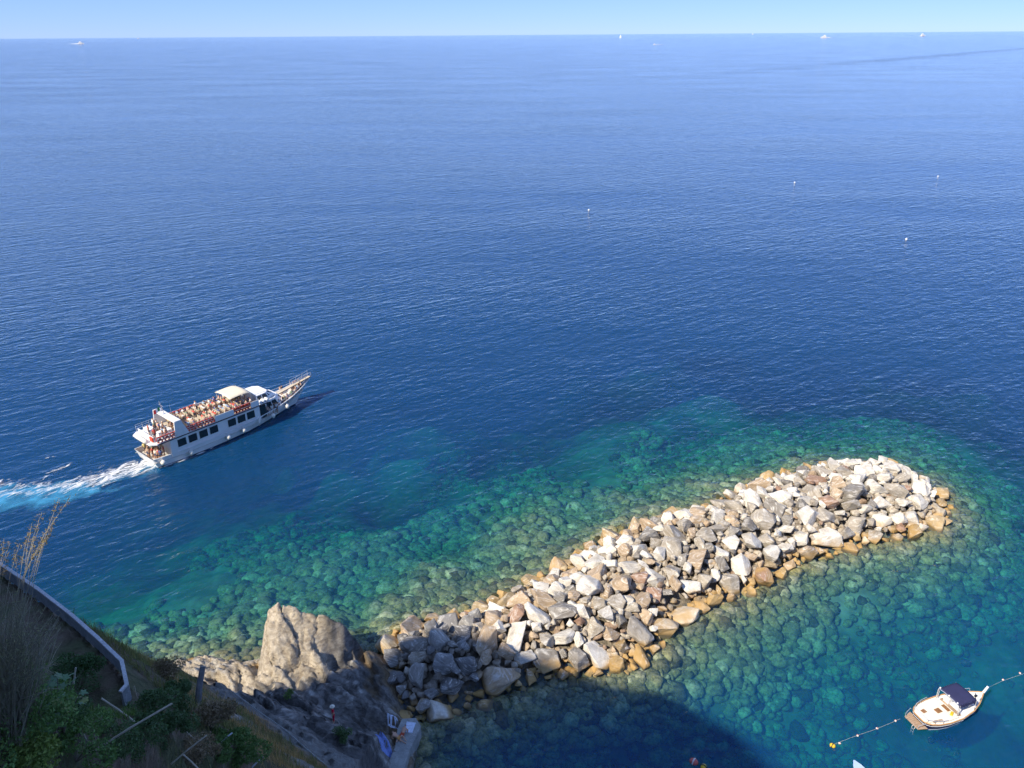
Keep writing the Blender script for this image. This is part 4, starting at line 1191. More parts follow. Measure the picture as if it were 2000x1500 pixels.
def foam_patch(pts, w, amt, name='foam_streak'):
    C = np.array([at(a, b)[:2] for a, b in pts]); tq = np.linspace(0, len(pts) - 1, 40); idx = np.arange(len(pts))
    cx, cyy = np.interp(tq, idx, C[:, 0]), np.interp(tq, idx, C[:, 1]); tx, ty = np.gradient(cx), np.gradient(cyy); ln = np.hypot(tx, ty) + 1e-9
    vv = np.linspace(-1.3, 1.3, 9); ww = w * np.sin(np.linspace(0.15, PI - 0.15, 40))
    X = cx[:, None] - (ty / ln)[:, None] * ww[:, None] * vv; Y = cyy[:, None] + (tx / ln)[:, None] * ww[:, None] * vv
    pr = np.clip(1 - np.abs(vv) ** 2, 0, 1)[None] * np.ones_like(X)
    me = mesh_np(name, np.stack([X.ravel(), Y.ravel(), np.full(X.size, 0.02) + 0.06 * pr.ravel()], 1), grid_faces(*X.shape), M_FOAM, True, {'tint': np.stack([pr * amt, pr * 0.25, pr * 0], -1).reshape(-1, 3)})
    o = link(name, me, kind='stuff'); return o
for lab, pts, w, amt in (('foam streak along the ferry near-side waterline at the stern', [(312, 915), (345, 903), (390, 886), (430, 868)], 0.8, 0.56),
                    ('thin foam line peeling from the ferry bow', [(556, 812), (570, 803), (583, 790)], 0.5, 0.45),
                    ('curved foam lick left of the ferry wake', [(84, 938), (95, 925), (112, 918), (128, 912), (142, 904)], 1.1, 0.55),
                    ('small foam fleck farthest left of the ferry stern', [(88, 896), (100, 893), (110, 892)], 0.8, 0.52),
                    ('foam edge running beside the ferry wake', [(170, 925), (190, 915), (210, 906)], 1.0, 0.48)):
    o = foam_patch(pts, w, amt); o['label'] = lab; o['category'] = 'foam'
# ================================================================ moored motor boat
M_TEAK = simple('teak', (0.42, 0.30, 0.20), 0.6, var=0.2, scale=6)
M_TAN = simple('varnished_rail', (0.52, 0.30, 0.13), 0.35, var=0.2, scale=4)
M_CREAM = simple('cream_cushion', (0.82, 0.76, 0.63), 0.7, var=0.06, scale=2, bump=0.02)
M_BIMINI = simple('navy_canvas', (0.025, 0.028, 0.085), 0.8, var=0.15, scale=2)
M_BROWNH = simple('brown_hatch', (0.30, 0.15, 0.06), 0.4, var=0.25, scale=5)
B_A, B_B = at(1779, 1412, 0.4), at(1922, 1347, 1.5)
bdir = Vector((B_B.x - B_A.x, B_B.y - B_A.y, 0)); BH = math.atan2(bdir.y, bdir.x); BL = bdir.length
B_O = Vector((B_A.x, B_A.y, 0)) + bdir.normalized() * 0.75
k_ = (BL - 0.75) / 7.2                      # scale along the keel
boat = thing('moored_motor_boat', 'small moored motor boat with navy canopy, cream deck and teak swim platform', 'boat', B_O, BH)
S2 = [0, 0.05, 0.16, 0.3, 0.5, 0.7, 0.84, 0.94, 1.0]
bt = interp(S2, [0.52, 0.98, 1.25, 1.38, 1.38, 1.12, 0.74, 0.32, 0.05])
bw_ = interp(S2, [0.55, 0.85, 1.1, 1.24, 1.2, 0.86, 0.45, 0.12, 0.02])
bk = interp(S2, [0.2, 0.4, 0.6, 0.7, 0.65, 0.4, 0.16, 0.04, 0.01])
bs = interp(S2, [0.82, 0.78, 0.74, 0.72, 0.74, 0.84, 0.97, 1.10, 1.18])
LB = 7.2 * k_
loft_hull('hull', boat, [(LB * 0.93, bk, lambda s: -0.45, 0.25), (LB * 0.965, bw_, lambda s: 0.0, 0.12), (LB * 0.968, bw_, lambda s: 0.10, 0.10), (LB * 0.985, lambda s: 0.5 * (bt(s) + bw_(s)) + 0.03, lambda s: 0.10 + 0.55 * (bs(s) - 0.10), 0.04), (LB, bt, bs, 0.0)],
          [M_NAVY, M_WHITE], mat_of=lambda r: 1 if r in (1,) else 0, n=36)
def edge_pts(s0, s1, n, inset=0.0, dz=0.0, side=1): return [(LB * (s0 + (s1 - s0) * i / n), side * (bt(s0 + (s1 - s0) * i / n) - inset), bs(s0 + (s1 - s0) * i / n) + dz) for i in range(n + 1)]
loop = edge_pts(0, 1, 30)[::-1] + edge_pts(0, 1, 30, side=-1)
bm = bmesh.new(); add_tube(bm, loop + [loop[0]], 0.06, 6); bm_obj('rubbing_rail', bm, M_TAN, boat, smooth=True)
bm = bmesh.new(); add_tube(bm, [(x, y * 0.985, z * 0.72) for x, y, z in loop], 0.02, 4); bm_obj('white_stripe', bm, M_WHITE, boat)
def deck_patch(s0, s1, inset, dz, mat, name, n=16, thick=0.08):
    bm = bmesh.new()
    a = edge_pts(s0, s1, n, inset); b = edge_pts(s0, s1, n, inset, side=-1)
    out = [(p[0], p[1]) for p in a] + [(p[0], p[1]) for p in b[::-1]]
    zz = [p[2] for p in a] + [p[2] for p in b[::-1]]
    top = [bm.verts.new((x, y, z + dz)) for (x, y), z in zip(out, zz)]; bot = [bm.verts.new((x, y, z + dz - thick)) for (x, y), z in zip(out, zz)]
    m = len(top)
    for i in range(n): bm.faces.new((top[i], top[i + 1], top[m - 2 - i], top[m - 1 - i]))
    for i in range(m): bm.faces.new((top[i], bot[i], bot[(i + 1) % m], top[(i + 1) % m]))
    for i in range(n): bm.faces.new((bot[m - 1 - i], bot[m - 2 - i], bot[i + 1], bot[i]))
    return bm_obj(name, bm, mat, boat)
deck_patch(0.005, 0.995, 0.02, -0.02, M_WHITE, 'side_deck')
sp_ = deck_patch(0.03, 0.45, 0.17, 0.14, M_CREAM, 'sun_pad', thick=0.18)
deck_patch(0.71, 0.95, 0.16, 0.10, M_WHITE, 'foredeck', thick=0.12)
bm = bmesh.new(); add_box(bm, (LB * 0.58, 0, 0.70), (LB * 0.24, 2.1, 0.06)); bm_obj('cockpit_floor', bm, M_TEAK, boat)
for (x, y, sx, sy, rz) in ((0.115, 0.30, 0.42, 0.36, 0.1), (0.29, -0.05, 0.55, 0.48, 0.05), (0.41, -0.05, 0.34, 0.75, 0.0)):
    bm = bmesh.new(); add_box(bm, (LB * x, y, bs(x) + 0.155), (sx, sy, 0.04), Matrix.Rotation(rz, 3, 'Z'), bevel=0.01); bm_obj('hatch', bm, M_BROWNH, boat)
bm = bmesh.new(); add_box(bm, (LB * 0.16, -0.93, bs(0.16) + 0.15), (0.95, 0.2, 0.05), Matrix.Rotation(-0.12, 3, 'Z'), bevel=0.01); bm_obj('side_locker', bm, M_TEAK, boat)
# swim platform and ladder
bm = bmesh.new(); add_prism(bm, [(-0.72, -0.75), (-0.72, 0.75), (0.12, 0.98), (0.12, -0.98)], 0.36, 0.42); pf = bm_obj('swim_platform', bm, M_TEAK, boat)
bm = bmesh.new()
for i in range(8): add_box(bm, (-0.30, -0.66 + 0.19 * i, 0.426), (0.74, 0.012, 0.014))
bm_obj('plank_seam', bm, M_BROWNH, pf)
bm = bmesh.new()
for y in (-0.45, -0.2): add_tube(bm, [(-0.62, y, 0.44), (-0.80, y, 0.2), (-0.80, y, -0.5)], 0.02, 5)
for z in (0.1, -0.2): add_tube(bm, [(-0.80, -0.45, z), (-0.80, -0.2, z)], 0.018, 5)
bm_obj('ladder', bm, M_STEEL, boat)
# rails
def hoop(pts, name, rad=0.02):
    bm = bmesh.new(); add_tube(bm, pts, rad, 5); return bm_obj(name, bm, M_STEEL, boat)
st_ = [(LB * s, side * (bt(s) - 0.05), bs(s) + 0.36) for side, ss in ((1, (0.30, 0.2, 0.1, 0.03)), (-1, (0.03, 0.1, 0.2, 0.26))) for s in ss]
hoop(st_, 'stern_rail')
for side in (1, -1):
    for s in (0.03, 0.1, 0.2): hoop([(LB * s, side * (bt(s) - 0.05), bs(s)), (LB * s, side * (bt(s) - 0.05), bs(s) + 0.36)], 'rail_post')
    hoop([(LB * 0.70, side * (bt(0.70) - 0.06), bs(0.7)), (LB * 0.705, side * (bt(0.7) - 0.06), bs(0.7) + 0.45), (LB * 0.86, side * (bt(0.86) - 0.06), bs(0.86) + 0.45), (LB * 0.875, side * (bt(0.875) - 0.06), bs(0.875))], 'bow_rail')
hoop([(-0.70, 0.7, 0.42), (-0.68, 0.72, 0.85), (-0.05, 0.9, 1.0), (0.05, 0.9, 0.8)], 'platform_rail')
hoop([(-0.70, -0.7, 0.42), (-0.68, -0.72, 0.75), (-0.1, -0.85, 0.95)], 'platform_rail')
# canopy
bm = bmesh.new(); g = []
x0, x1 = LB * 0.425, LB * 0.70
for i in range(9):
    u = i / 8; row = []
    for j in range(9):
        v = j / 8 * 2 - 1
        row.append(bm.verts.new((x0 + (x1 - x0) * u, v * 1.06, 2.05 + 0.10 * (1 - v * v) + 0.06 * math.sin(u * PI) + 0.012 * math.sin(u * 19))))
    g.append(row)
for i in range(8):
    for j in range(8): bm.faces.new((g[i][j], g[i + 1][j], g[i + 1][j + 1], g[i][j + 1]))
cn = bm_obj('canopy', bm, M_BIMINI, boat, smooth=True); md = cn.modifiers.new('thick', 'SOLIDIFY'); md.thickness = 0.03
for side in (1, -1):
    bm = bmesh.new()
    a = [bm.verts.new((x0 + 0.03, side * 1.06, 2.03)), bm.verts.new((x1 - 0.02, side * 1.06, 2.03)), bm.verts.new((x1 - 0.04, side * 1.08, 1.78)), bm.verts.new((x0 + 0.05, side * 1.08, 1.78))]
    bm.faces.new(a); vl = bm_obj('canopy_valance', bm, M_BIMINI, boat); md = vl.modifiers.new('thick', 'SOLIDIFY'); md.thickness = 0.015
bm = bmesh.new()
a = [bm.verts.new((x1 + 0.02, -1.0, 2.0)), bm.verts.new((x1 + 0.02, 1.0, 2.0)), bm.verts.new((x1 + 0.35, 0.95, 1.15)), bm.verts.new((x1 + 0.35, -0.95, 1.15))]
bm.faces.new(a); ws = bm_obj('windscreen', bm, M_GLASS, boat); md = ws.modifiers.new('thick', 'SOLIDIFY'); md.thickness = 0.02
for side in (1, -1):
    for x in (x0 - 0.05, x0 + 0.12, x1 - 0.05): hoop([(x, side * 1.1, 0.75), (x, side * 1.09, 2.03)], 'canopy_post', 0.028)
bm = bmesh.new(); add_tube(bm, [(x0 - 0.05, -1.1, 2.03), (x0 - 0.05, -0.5, 2.14), (x0 - 0.05, 0.5, 2.14), (x0 - 0.05, 1.1, 2.03)], 0.03, 6); bar = bm_obj('light_bar', bm, M_STEEL, boat)
for y in (-0.9, 0.0, 0.95):
    bm = bmesh.new(); add_sphere(bm, (x0 - 0.07, y, 2.24), 0.08, 8, 6); bm_obj('lamp', bm, M_WHITE, bar)
bm = bmesh.new(); add_tube(bm, [(LB * 0.985, 0, 0.95), (LB * 1.02, 0, 1.35), (LB * 1.055, 0, 1.75)], [0.13, 0.115, 0.10], 8); bm_obj('bow_post', bm, M_WHITE, boat, smooth=True)
bm = bmesh.new(); add_box(bm, (LB * 0.865, -0.1, bs(0.865) + 0.2), (0.26, 0.16, 0.16), bevel=0.03); add_tube(bm, [(LB * 0.83, -0.35, bs(0.85) + 0.15), (LB * 0.9, 0.2, bs(0.85) + 0.2)], 0.035, 5); bm_obj('windlass', bm, M_BLACK, boat)
bm = bmesh.new(); add_box(bm, (LB * 0.53, 0.55, 1.0), (0.5, 0.55, 0.6), bevel=0.04); bm_obj('helm_console', bm, M_WHITE, boat)
bm = bmesh.new(); add_box(bm, (LB * 0.40, -0.75, bs(0.4) + 0.20), (0.45, 0.22, 0.14), Matrix.Rotation(0.5, 3, 'Z'), bevel=0.04); o = bm_obj('folded_fender', bm, M_YELLOW, boat)

# ---------------------------------------------------------------- line of floats
M_ROPE = simple('wet_rope', (0.45, 0.46, 0.44), 0.7)
M_FLOATW = simple('pale_float', (0.80, 0.68, 0.60), 0.45, var=0.1)
M_FLOATR = simple('red_float', (0.60, 0.13, 0.10), 0.45, var=0.1)
def rope(pts, name, label, rad=0.011, mat=M_ROPE):
    bm = bmesh.new(); add_tube(bm, pts, rad, 4); o = bm_obj(name, bm, mat); o['label'] = label; o['category'] = 'rope'; return o
def float_(p, r, label, cols=(M_FLOATW, M_FLOATR), group='floats on the mooring line', cat='float', name='float'):
    t = thing(name, label, cat, p, random.uniform(0, 3), group)
    bm = bmesh.new(); add_sphere(bm, (0, 0, 0.25 * r), r, 12, 8, (1.25, 1, 0.9)); bm_obj('ball', bm, cols[0], t, smooth=True)
    bm = bmesh.new(); add_torus(bm, (0, 0, 0.25 * r), r * 0.92, r * 0.22, 'X', 12, 6); bm_obj('band', bm, cols[1], t, smooth=True)
lineA = [at(x, y, 0.03) for x, y in ((1758, 1404), (1735, 1414), (1705, 1426), (1675, 1436), (1640, 1449), (1620, 1458))]
rope(lineA, 'float_line', 'thin rope with floats trailing left of the moored boat')
bp = (Matrix.Translation(B_O) @ Matrix.Rotation(BH, 4, 'Z')) @ Vector((LB * 1.04, 0, 1.55))
rope([bp, at(1940, 1338, 0.25), at(1958, 1330, 0.04), at(2010, 1312, 0.04)], 'mooring_rope', 'mooring rope from the boat bow post to the right edge')
for (x, y, lab) in ((1749, 1408, 'pale float nearest the moored boat swim platform'), (1713, 1423, 'pale float in the middle of the line left of the boat'), (1675, 1437, 'pale float third from the boat on the left line'),
                    (1640, 1452, 'pale float at the far left end of the float line'), (1959, 1328, 'pale float just off the moored boat bow'), (1992, 1315, 'pale float at the right edge beyond the boat bow')):
    float_(at(x, y, 0.0), 0.09, lab)
float_(at(1626, 1457, 0), 0.20, 'yellow buoy beside the left end of the float line', (M_YELLOW, M_BLACK), None, 'buoy', 'mooring_buoy')
float_(at(1355, 1489, 0), 0.30, 'round red buoy floating alone in the shaded basin', (M_FLOATR, M_FLOATW), None, 'buoy', 'mooring_buoy')
float_(at(1374, 1499, 0), 0.24, 'small yellow buoy by the red one at the bottom edge', (M_YELLOW, M_BLACK), None, 'buoy', 'mooring_buoy')
# bow of a pale blue dinghy entering at the bottom edge
d0 = at(1672, 1493, 0.5)
dg = thing('dinghy', 'bow of a pale blue dinghy cut off by the bottom edge', 'boat', (d0.x, d0.y, 0), R(100))
db = interp([0, 0.2, 0.6, 0.85, 1], [0.55, 0.65, 0.6, 0.36, 0.05])
M_PBLUE = simple('pale_blue_paint', (0.42, 0.55, 0.78), 0.5, var=0.08)
h = loft_hull('hull', dg, [(0.0, lambda s: db(s) * 0.6, lambda s: -0.15, -2.8), (0.15, lambda s: db(s) * 0.9, lambda s: 0.2, -2.9), (0.35, db, lambda s: 0.5 + 0.1 * s, -3.0)], [M_PBLUE], n=14, closed_top=True)

# ---------------------------------------------------------------- mooring buoys out on the water
for (x, y, lab) in ((1150, 411, 'tiny white buoy alone in the middle of the open sea'), (1552, 357, 'tiny white buoy right of centre on the open sea'),
                    (1832, 345, 'tiny white buoy farthest right on the open sea'), (1770, 468, 'tiny white buoy closest to the breakwater tip')):
    t = thing('marker_buoy', lab, 'buoy', at(x, y, 0.0), 0, 'white marker buoys on the open sea')
    bm = bmesh.new(); add_sphere(bm, (0, 0, 0.12), 0.34, 12, 8, (1, 1, 0.85)); bm_obj('ball', bm, M_WHITE, t, smooth=True)
    bm = bmesh.new(); add_torus(bm, (0, 0, 0.45), 0.10, 0.04, 'Y', 10, 5); bm_obj('lifting_eye', bm, M_STEEL, t)

# ---------------------------------------------------------------- far boats
def far_yacht(px, py, L, head, label, group=None, wake=0.0, wdir=-1):
    o0 = at(px, py, 0.0)
    t = thing('motor_yacht', label, 'boat', o0, head, group)
    hb = interp([0, 0.3, 0.7, 1], [0.12 * L, 0.14 * L, 0.10 * L, 0.005 * L])
    loft_hull('hull', t, [(0.40 * L, lambda s: hb(s) * 0.7, lambda s: -0.02 * L, -0.46 * L), (0.5 * L, hb, lambda s: 0.09 * L + 0.04 * L * s, -0.5 * L)], [M_WHITE], n=12, closed_top=True)
    bm = bmesh.new(); add_prism(bm, [(-0.3 * L, 0.08 * L), (0.26 * L, 0.10 * L), (0.12 * L, 0.26 * L), (-0.28 * L, 0.26 * L)], -0.1 * L, 0.1 * L, 'Y'); sup = bm_obj('superstructure', bm, M_WHITE, t)
    bm = bmesh.new(); add_prism(bm, [(-0.2 * L, 0.26 * L), (0.06 * L, 0.26 * L), (-0.0 * L, 0.38 * L), (-0.16 * L, 0.38 * L)], -0.07 * L, 0.07 * L, 'Y'); bm_obj('flying_bridge', bm, M_WHITE, t)
    bm = bmesh.new(); add_box(bm, (-0.05 * L, 0, 0.155 * L), (0.24 * L, 0.205 * L, 0.035 * L)); bm_obj('window_band', bm, M_GLASS, sup)
    if wake:
        n = 24; u = np.linspace(0, 1, n); vv = np.linspace(-1, 1, 5)
        ww = (0.10 * L + 0.25 * L * u); X = -0.4 * L - wake * u[:, None] + 0 * vv; Y = ww[:, None] * vv
        pr = np.clip(1.05 - 0.8 * u[:, None] - 0.3 * np.abs(vv), 0, 1)
        ca__, sa__ = math.cos(head), math.sin(head)
        hz = 0.09 * L * np.clip(1 - u[:, None] * 1.1, 0.02, 1) * (1 - np.abs(vv) * 0.8)
        me = mesh_np('boat_wake', np.stack([(o0.x + X * ca__ - Y * sa__).ravel(), (o0.y + X * sa__ + Y * ca__).ravel(), (0.05 + hz).ravel()], 1), grid_faces(n, 5), M_FOAM, True, {'tint': np.stack([pr * 0.75, pr * 0.2, pr * 0], -1).reshape(-1, 3)})
        o = link('boat_wake', me, kind='stuff'); o['label'] = 'white wake behind the ' + label.split(' with')[0].split(' trailing')[0]; o['category'] = 'wake'
far_yacht(158, 86, 46, R(8), 'white motor yacht trailing a long wake below the left horizon', None, 170)
far_yacht(1609, 74, 55, R(176), 'white motor yacht heading left near the right horizon', None, 110)
far_yacht(1278, 87, 12, R(182), 'small dark speedboat with a thin wake right of the sail', None, 130)
far_yacht(1802, 70.5, 55, R(5), 'pale motor yacht nearest the top right corner', None, 0)
far_yacht(1470, 67.5, 45, R(90), 'tiny white boat on the horizon between sail and yacht', None, 0)
far_yacht(270, 75.5, 40, R(20), 'tiny white boat on the left horizon beyond the big yacht', None, 0)
s0 = at(1212, 73.5, 0.0)
t = thing('sailing_boat', 'white sailing boat with raised sails below the horizon', 'boat', s0, R(150)); L = 24.0
hb = interp([0, 0.3, 0.7, 1], [2.0, 2.6, 2.0, 0.05])
loft_hull('hull', t, [(10, lambda s: hb(s) * 0.6, lambda s: -0.5, -11), (12, hb, lambda s: 2.2 + 0.4 * s, -12)], [M_WHITE], n=12, closed_top=True)
bm = bmesh.new(); add_tube(bm, [(1, 0, 2), (1, 0, 30)], [0.25, 0.12], 6); bm_obj('mast', bm, M_STEEL, t)
for nm, tri in (('mainsail', ((0.6, 0, 5), (0.6, 0, 29), (-9, 1.2, 5))), ('jib', ((11.5, 0, 3), (1.2, 0, 26), (1.5, 1.5, 4)))):
    bm = bmesh.new(); bm.faces.new([bm.verts.new(p) for p in tri]); o = bm_obj(nm, bm, M_WHITE, t); md = o.modifiers.new('thick', 'SOLIDIFY'); md.thickness = 0.05
# ================================================================ terrace, ledge and what stands on the shore
def conc_material(name, c0, c1, sc_=1.5):
    t = NT(bpy.data.materials.new(name))
    n = t.noise(t.pos(), sc_, 6.0, 0.65); n2 = t.noise(t.pos(), 14.0, 3.0)
    c = t.ramp(n, ((0.3, c0), (0.7, c1)))
    return t.done(t.bsdf(t.mix(t.mapr(n2, 0.4, 0.65, 0.25, 0), c, (0.08, 0.08, 0.08)), 0.9, spec=0.2, normal=t.bump(n2, 0.6, 0.03)))
M_CONC = conc_material('weathered_concrete', (0.24, 0.25, 0.24), (0.42, 0.43, 0.41))
M_COPE = conc_material('pale_coping', (0.50, 0.50, 0.50), (0.68, 0.68, 0.68), 3.0)
M_WALL = conc_material('terrace_wall_render', (0.20, 0.22, 0.23), (0.34, 0.36, 0.37), 2.0)
M_SLATE = conc_material('grey_post', (0.13, 0.13, 0.14), (0.24, 0.24, 0.25), 3.0)

# parapet of the terrace: wall body and coping pieces
tw = thing('terrace_parapet', 'low terrace parapet with pale coping bending down the hillside', 'wall', (TERR[2][0], TERR[2][1], TERR_Z))
TO = Vector(tw.location)
for i in range(len(PP) - 1):
    a, b = PP[i] - TO, PP[i + 1] - TO
    d = (b - a); d.z = 0; L = d.length; d.normalize(); nrm = Vector((-d.y, d.x, 0))
    rot = Matrix((d, nrm, Vector((0, 0, 1)))).transposed()
    mid = (a + b) / 2
    bm = bmesh.new(); add_box(bm, (mid.x, mid.y, 0.22), (L + 0.02, 0.09 + 0.004 * (i % 2), 0.64), rot); bm_obj('wall_panel', bm, M_WALL, tw)
    bm = bmesh.new(); add_box(bm, (mid.x, mid.y, 0.585), (L + 0.05, 0.13 + 0.006 * (i % 2), 0.07 + 0.004 * (i % 2)), rot, bevel=0.015); bm_obj('coping', bm, M_COPE, tw)

# concrete bathing ledge at the water
bm = bmesh.new()
led = [tuple(at(x, y, 1.2)[:2]) for x, y in ((785, 1404), (812, 1402), (822, 1418), (812, 1440), (800, 1465), (790, 1500), (786, 1530), (744, 1530), (756, 1495), (772, 1458), (776, 1425))]
add_prism(bm, led, -1.5, 1.2)
bm_obj('bathing_ledge', bm, M_CONC, kind='structure')

# slanting post on the slope
b0, dz = hit(383, 1378); top = deep(396, 1302, dz + 0.4)
bm = bmesh.new(); add_tube(bm, [b0 - Vector((0, 0, 0.3)), (b0 + top) / 2, top], [0.16, 0.145, 0.13], 8)
o = bm_obj('fence_post', bm, M_SLATE); o['label'] = 'dark leaning post on the grassy slope before the ochre rocks'; o['category'] = 'post'
# wire cable along the edge of the netted bank
pts = [hit(x, y)[0] + Vector((0, 0, 0.12)) for x, y in ((452, 1352), (480, 1372), (505, 1392), (535, 1412), (562, 1432), (590, 1458), (618, 1482), (640, 1499))]
bm = bmesh.new(); add_tube(bm, pts, 0.045, 5)
o = bm_obj('edge_cable', bm, M_CONC); o['label'] = 'pale cable along the edge of the netted bank'; o['category'] = 'cable'

# canes left lying and leaning in the scrub
M_CANE = simple('dry_cane', (0.46, 0.40, 0.30), 0.6, var=0.25, scale=5)
M_CANEB = simple('bleached_cane', (0.50, 0.53, 0.55), 0.6, var=0.2, scale=5)
for (x0, y0, x1, y1, r, m, lab) in ((178, 1470, 336, 1374, 0.030, M_CANE, 'long straw-coloured cane slanting across the green scrub'),
        (198, 1364, 264, 1410, 0.032, M_CANE, 'thick cane leaning over the dark hollow below the terrace'),
        (148, 1304, 136, 1402, 0.022, M_CANE, 'thin upright cane standing among the fig leaves'),
        (152, 1412, 178, 1466, 0.024, M_CANE, 'short cane leaning at the lower end of the long one'),
        (352, 1418, 408, 1472, 0.030, M_CANE, 'cane running down to the right in the brown scrub'),
        (334, 1492, 404, 1436, 0.030, M_CANE, 'cane crossing the others and pointing up to the right'),
        (356, 1472, 388, 1502, 0.034, M_CANE, 'cane stub below the crossed canes at the bottom edge'),
        (432, 1451, 454, 1431, 0.036, M_CANEB, 'short bleached cane right of the crossed canes'),
        (492, 1499, 514, 1478, 0.040, M_CANEB, 'bleached cane at the bottom edge near the netted bank'),
        (262, 1340, 272, 1385, 0.020, M_CANE, 'thin cane just right of the parapet end')):
    z0 = hit(x0, min(y0, 1499))[1] ; z1 = hit(x1, min(y1, 1499))[1]
    dd_ = min(z0, z1) - 0.5
    a, b = deep(x0, y0, dd_), deep(x1, y1, dd_ + 0.2)
    bm = bmesh.new(); m_ = (a + b) / 2 + Vector((0, 0, 0.03)); add_tube(bm, [a, m_, b], [r, r * 0.95, r * 0.8], 6)
    o = bm_obj('cane', bm, m); o['label'] = lab; o['category'] = 'cane'; o['group'] = 'canes in the scrub'

# ---------------------------------------------------------------- people on the rocks
J, Bn = body('stand')
J = {k: (v[0], v[1] * 1.0, v[2], v[3]) for k, v in J.items()}
for q in 'lr':
    J['kn' + q] = (J['kn' + q][0], 0.075, 0, 1.0)
red_me = skin_mesh('person', J, Bn, [M_CLOTH, M_SKIN, M_CLOTH, M_HAIR], 1)
p0, _ = hit(653, 1411)
rp = person(Matrix.Translation(p0) @ Matrix.Rotation(R(200), 4, 'Z'), 'stand', 'person in red clothes and pale sun hat walking on the dark slab', None, random.Random(1), (0.55, 0.01, 0.05), red_me)
bm = bmesh.new()
prof = [(0.005, 1.80), (0.07, 1.795), (0.10, 1.76), (0.11, 1.70), (0.20, 1.685), (0.205, 1.67), (0.10, 1.675)]
rings = [[bm.verts.new((0.0 + r * math.cos(2 * PI * k / 16), r * math.sin(2 * PI * k / 16), z)) for k in range(16)] for r, z in prof]
for i in range(len(rings) - 1):
    for k in range(16): bm.faces.new((rings[i][k], rings[i][(k + 1) % 16], rings[i + 1][(k + 1) % 16], rings[i + 1][k]))
hat = bm_obj('sun_hat', bm, M_STRAW, rp, smooth=True)
J, Bn = body('lie')
lie_me = skin_mesh('person', J, Bn, [M_CLOTH, M_SKIN, M_CLOTH, M_HAIR], 1)
l1 = at(786, 1436, 1.2); l2 = at(779, 1443, 1.2)
person(Matrix.Translation(l1) @ Matrix.Rotation(R(250), 4, 'Z'), 'lie', 'tanned bather lying back on the concrete ledge, nearer the boulders', None, random.Random(2), (0.45, 0.08, 0.04), lie_me)
person(Matrix.Translation(l2) @ Matrix.Rotation(R(330), 4, 'Z'), 'lie', 'tanned bather lying on the concrete ledge beside the other, farther left', None, random.Random(3), (0.60, 0.30, 0.10), lie_me)
M_TOWB = simple('blue_towel', (0.22, 0.30, 0.62), 0.9, var=0.3, scale=6, bump=0.05)
M_TOWW = simple('pale_towel', (0.62, 0.68, 0.80), 0.9, var=0.25, scale=5, bump=0.05)
def towel(px, py, L, W, rz, mat, label, z=None):
    p, _ = hit(px, py)
    if z is not None: p = at(px, py, z)
    n, m = 12, 8
    u, v = np.meshgrid(np.linspace(-L / 2, L / 2, n), np.linspace(-W / 2, W / 2, m), indexing='ij')
    X = p.x + u * math.cos(rz) - v * math.sin(rz); Y = p.y + u * math.sin(rz) + v * math.cos(rz)
    Zt = (land_z(X, Y)[0] if z is None else z + 0 * X) + 0.05 + 0.03 * vnoise(X * 4, Y * 4, seed=91)
    me = mesh_np('towel', np.stack([X.ravel(), Y.ravel(), Zt.ravel()], 1), grid_faces(n, m), mat, True)
    o = link('towel', me); md = o.modifiers.new('thick', 'SOLIDIFY'); md.thickness = 0.03
    o['label'] = label; o['category'] = 'towel'; return o
towel(750, 1451, 1.5, 0.9, R(-60), M_TOWB, 'blue towel spread on the dark slab left of the ledge')
towel(800, 1421, 1.1, 0.8, R(80), M_TOWW, 'pale blue towel on the ledge right of the bathers', 1.2)
towel(768, 1419, 0.9, 0.7, R(20), M_TOWW, 'small pale towel on the rocks behind the bathers')

# ---------------------------------------------------------------- plants
def leaf_material(name):
    t = NT(bpy.data.materials.new(name))
    a = t.n('ShaderNodeAttribute'); a.attribute_name = 'tint'
    d = t.bsdf(a.outputs['Color'], 0.55, spec=0.3)
    tr = t.n('ShaderNodeBsdfTranslucent'); t.l(t.mix(1.0, a.outputs['Color'], (1.2, 1.3, 0.6), 'MULTIPLY'), tr.inputs['Color'])
    m = t.n('ShaderNodeMixShader'); m.inputs[0].default_value = 0.25; t.l(d, m.inputs[1]); t.l(tr.outputs[0], m.inputs[2])
    return t.done(m.outputs[0])
M_LEAF = leaf_material('leaves')
M_TWIG = simple('twig_bark', (0.20, 0.165, 0.12), 0.8, var=0.3, scale=6)
rv = np.random.RandomState(17)

def leaves_mesh(name, P, size, tint, jit=0.25, up=0.5, aspect=0.5):
    """one small folded leaf at each point"""
    n = len(P)
    d = rv.normal(size=(n, 3)); d[:, 2] = d[:, 2] * 0.6 + 0.15; d /= np.linalg.norm(d, axis=1)[:, None]
    r = rv.normal(size=(n, 3)); r[:, 2] += up
    w = np.cross(d, r); w /= np.linalg.norm(w, axis=1)[:, None] + 1e-9
    nn = np.cross(w, d)
    L = size * rv.uniform(0.6, 1.3, n)[:, None]
    a, b = P, P + d * L
    m1 = P + d * L * 0.45 + w * L * aspect * 0.5 + nn * L * 0.12; m2 = P + d * L * 0.45 - w * L * aspect * 0.5 + nn * L * 0.12
    V = np.stack([a, m1, b, m2], 1).reshape(-1, 3)
    k = np.arange(n) * 4
    F = np.concatenate([np.stack([k, k + 1, k + 2], 1), np.stack([k, k + 2, k + 3], 1)])
    T = np.repeat(np.asarray(tint) * rv.uniform(1 - jit, 1 + jit, (n, 1)), 4, 0)
    return mesh_np(name, V, F, M_LEAF, False, {'tint': np.clip(T, 0, 1)})

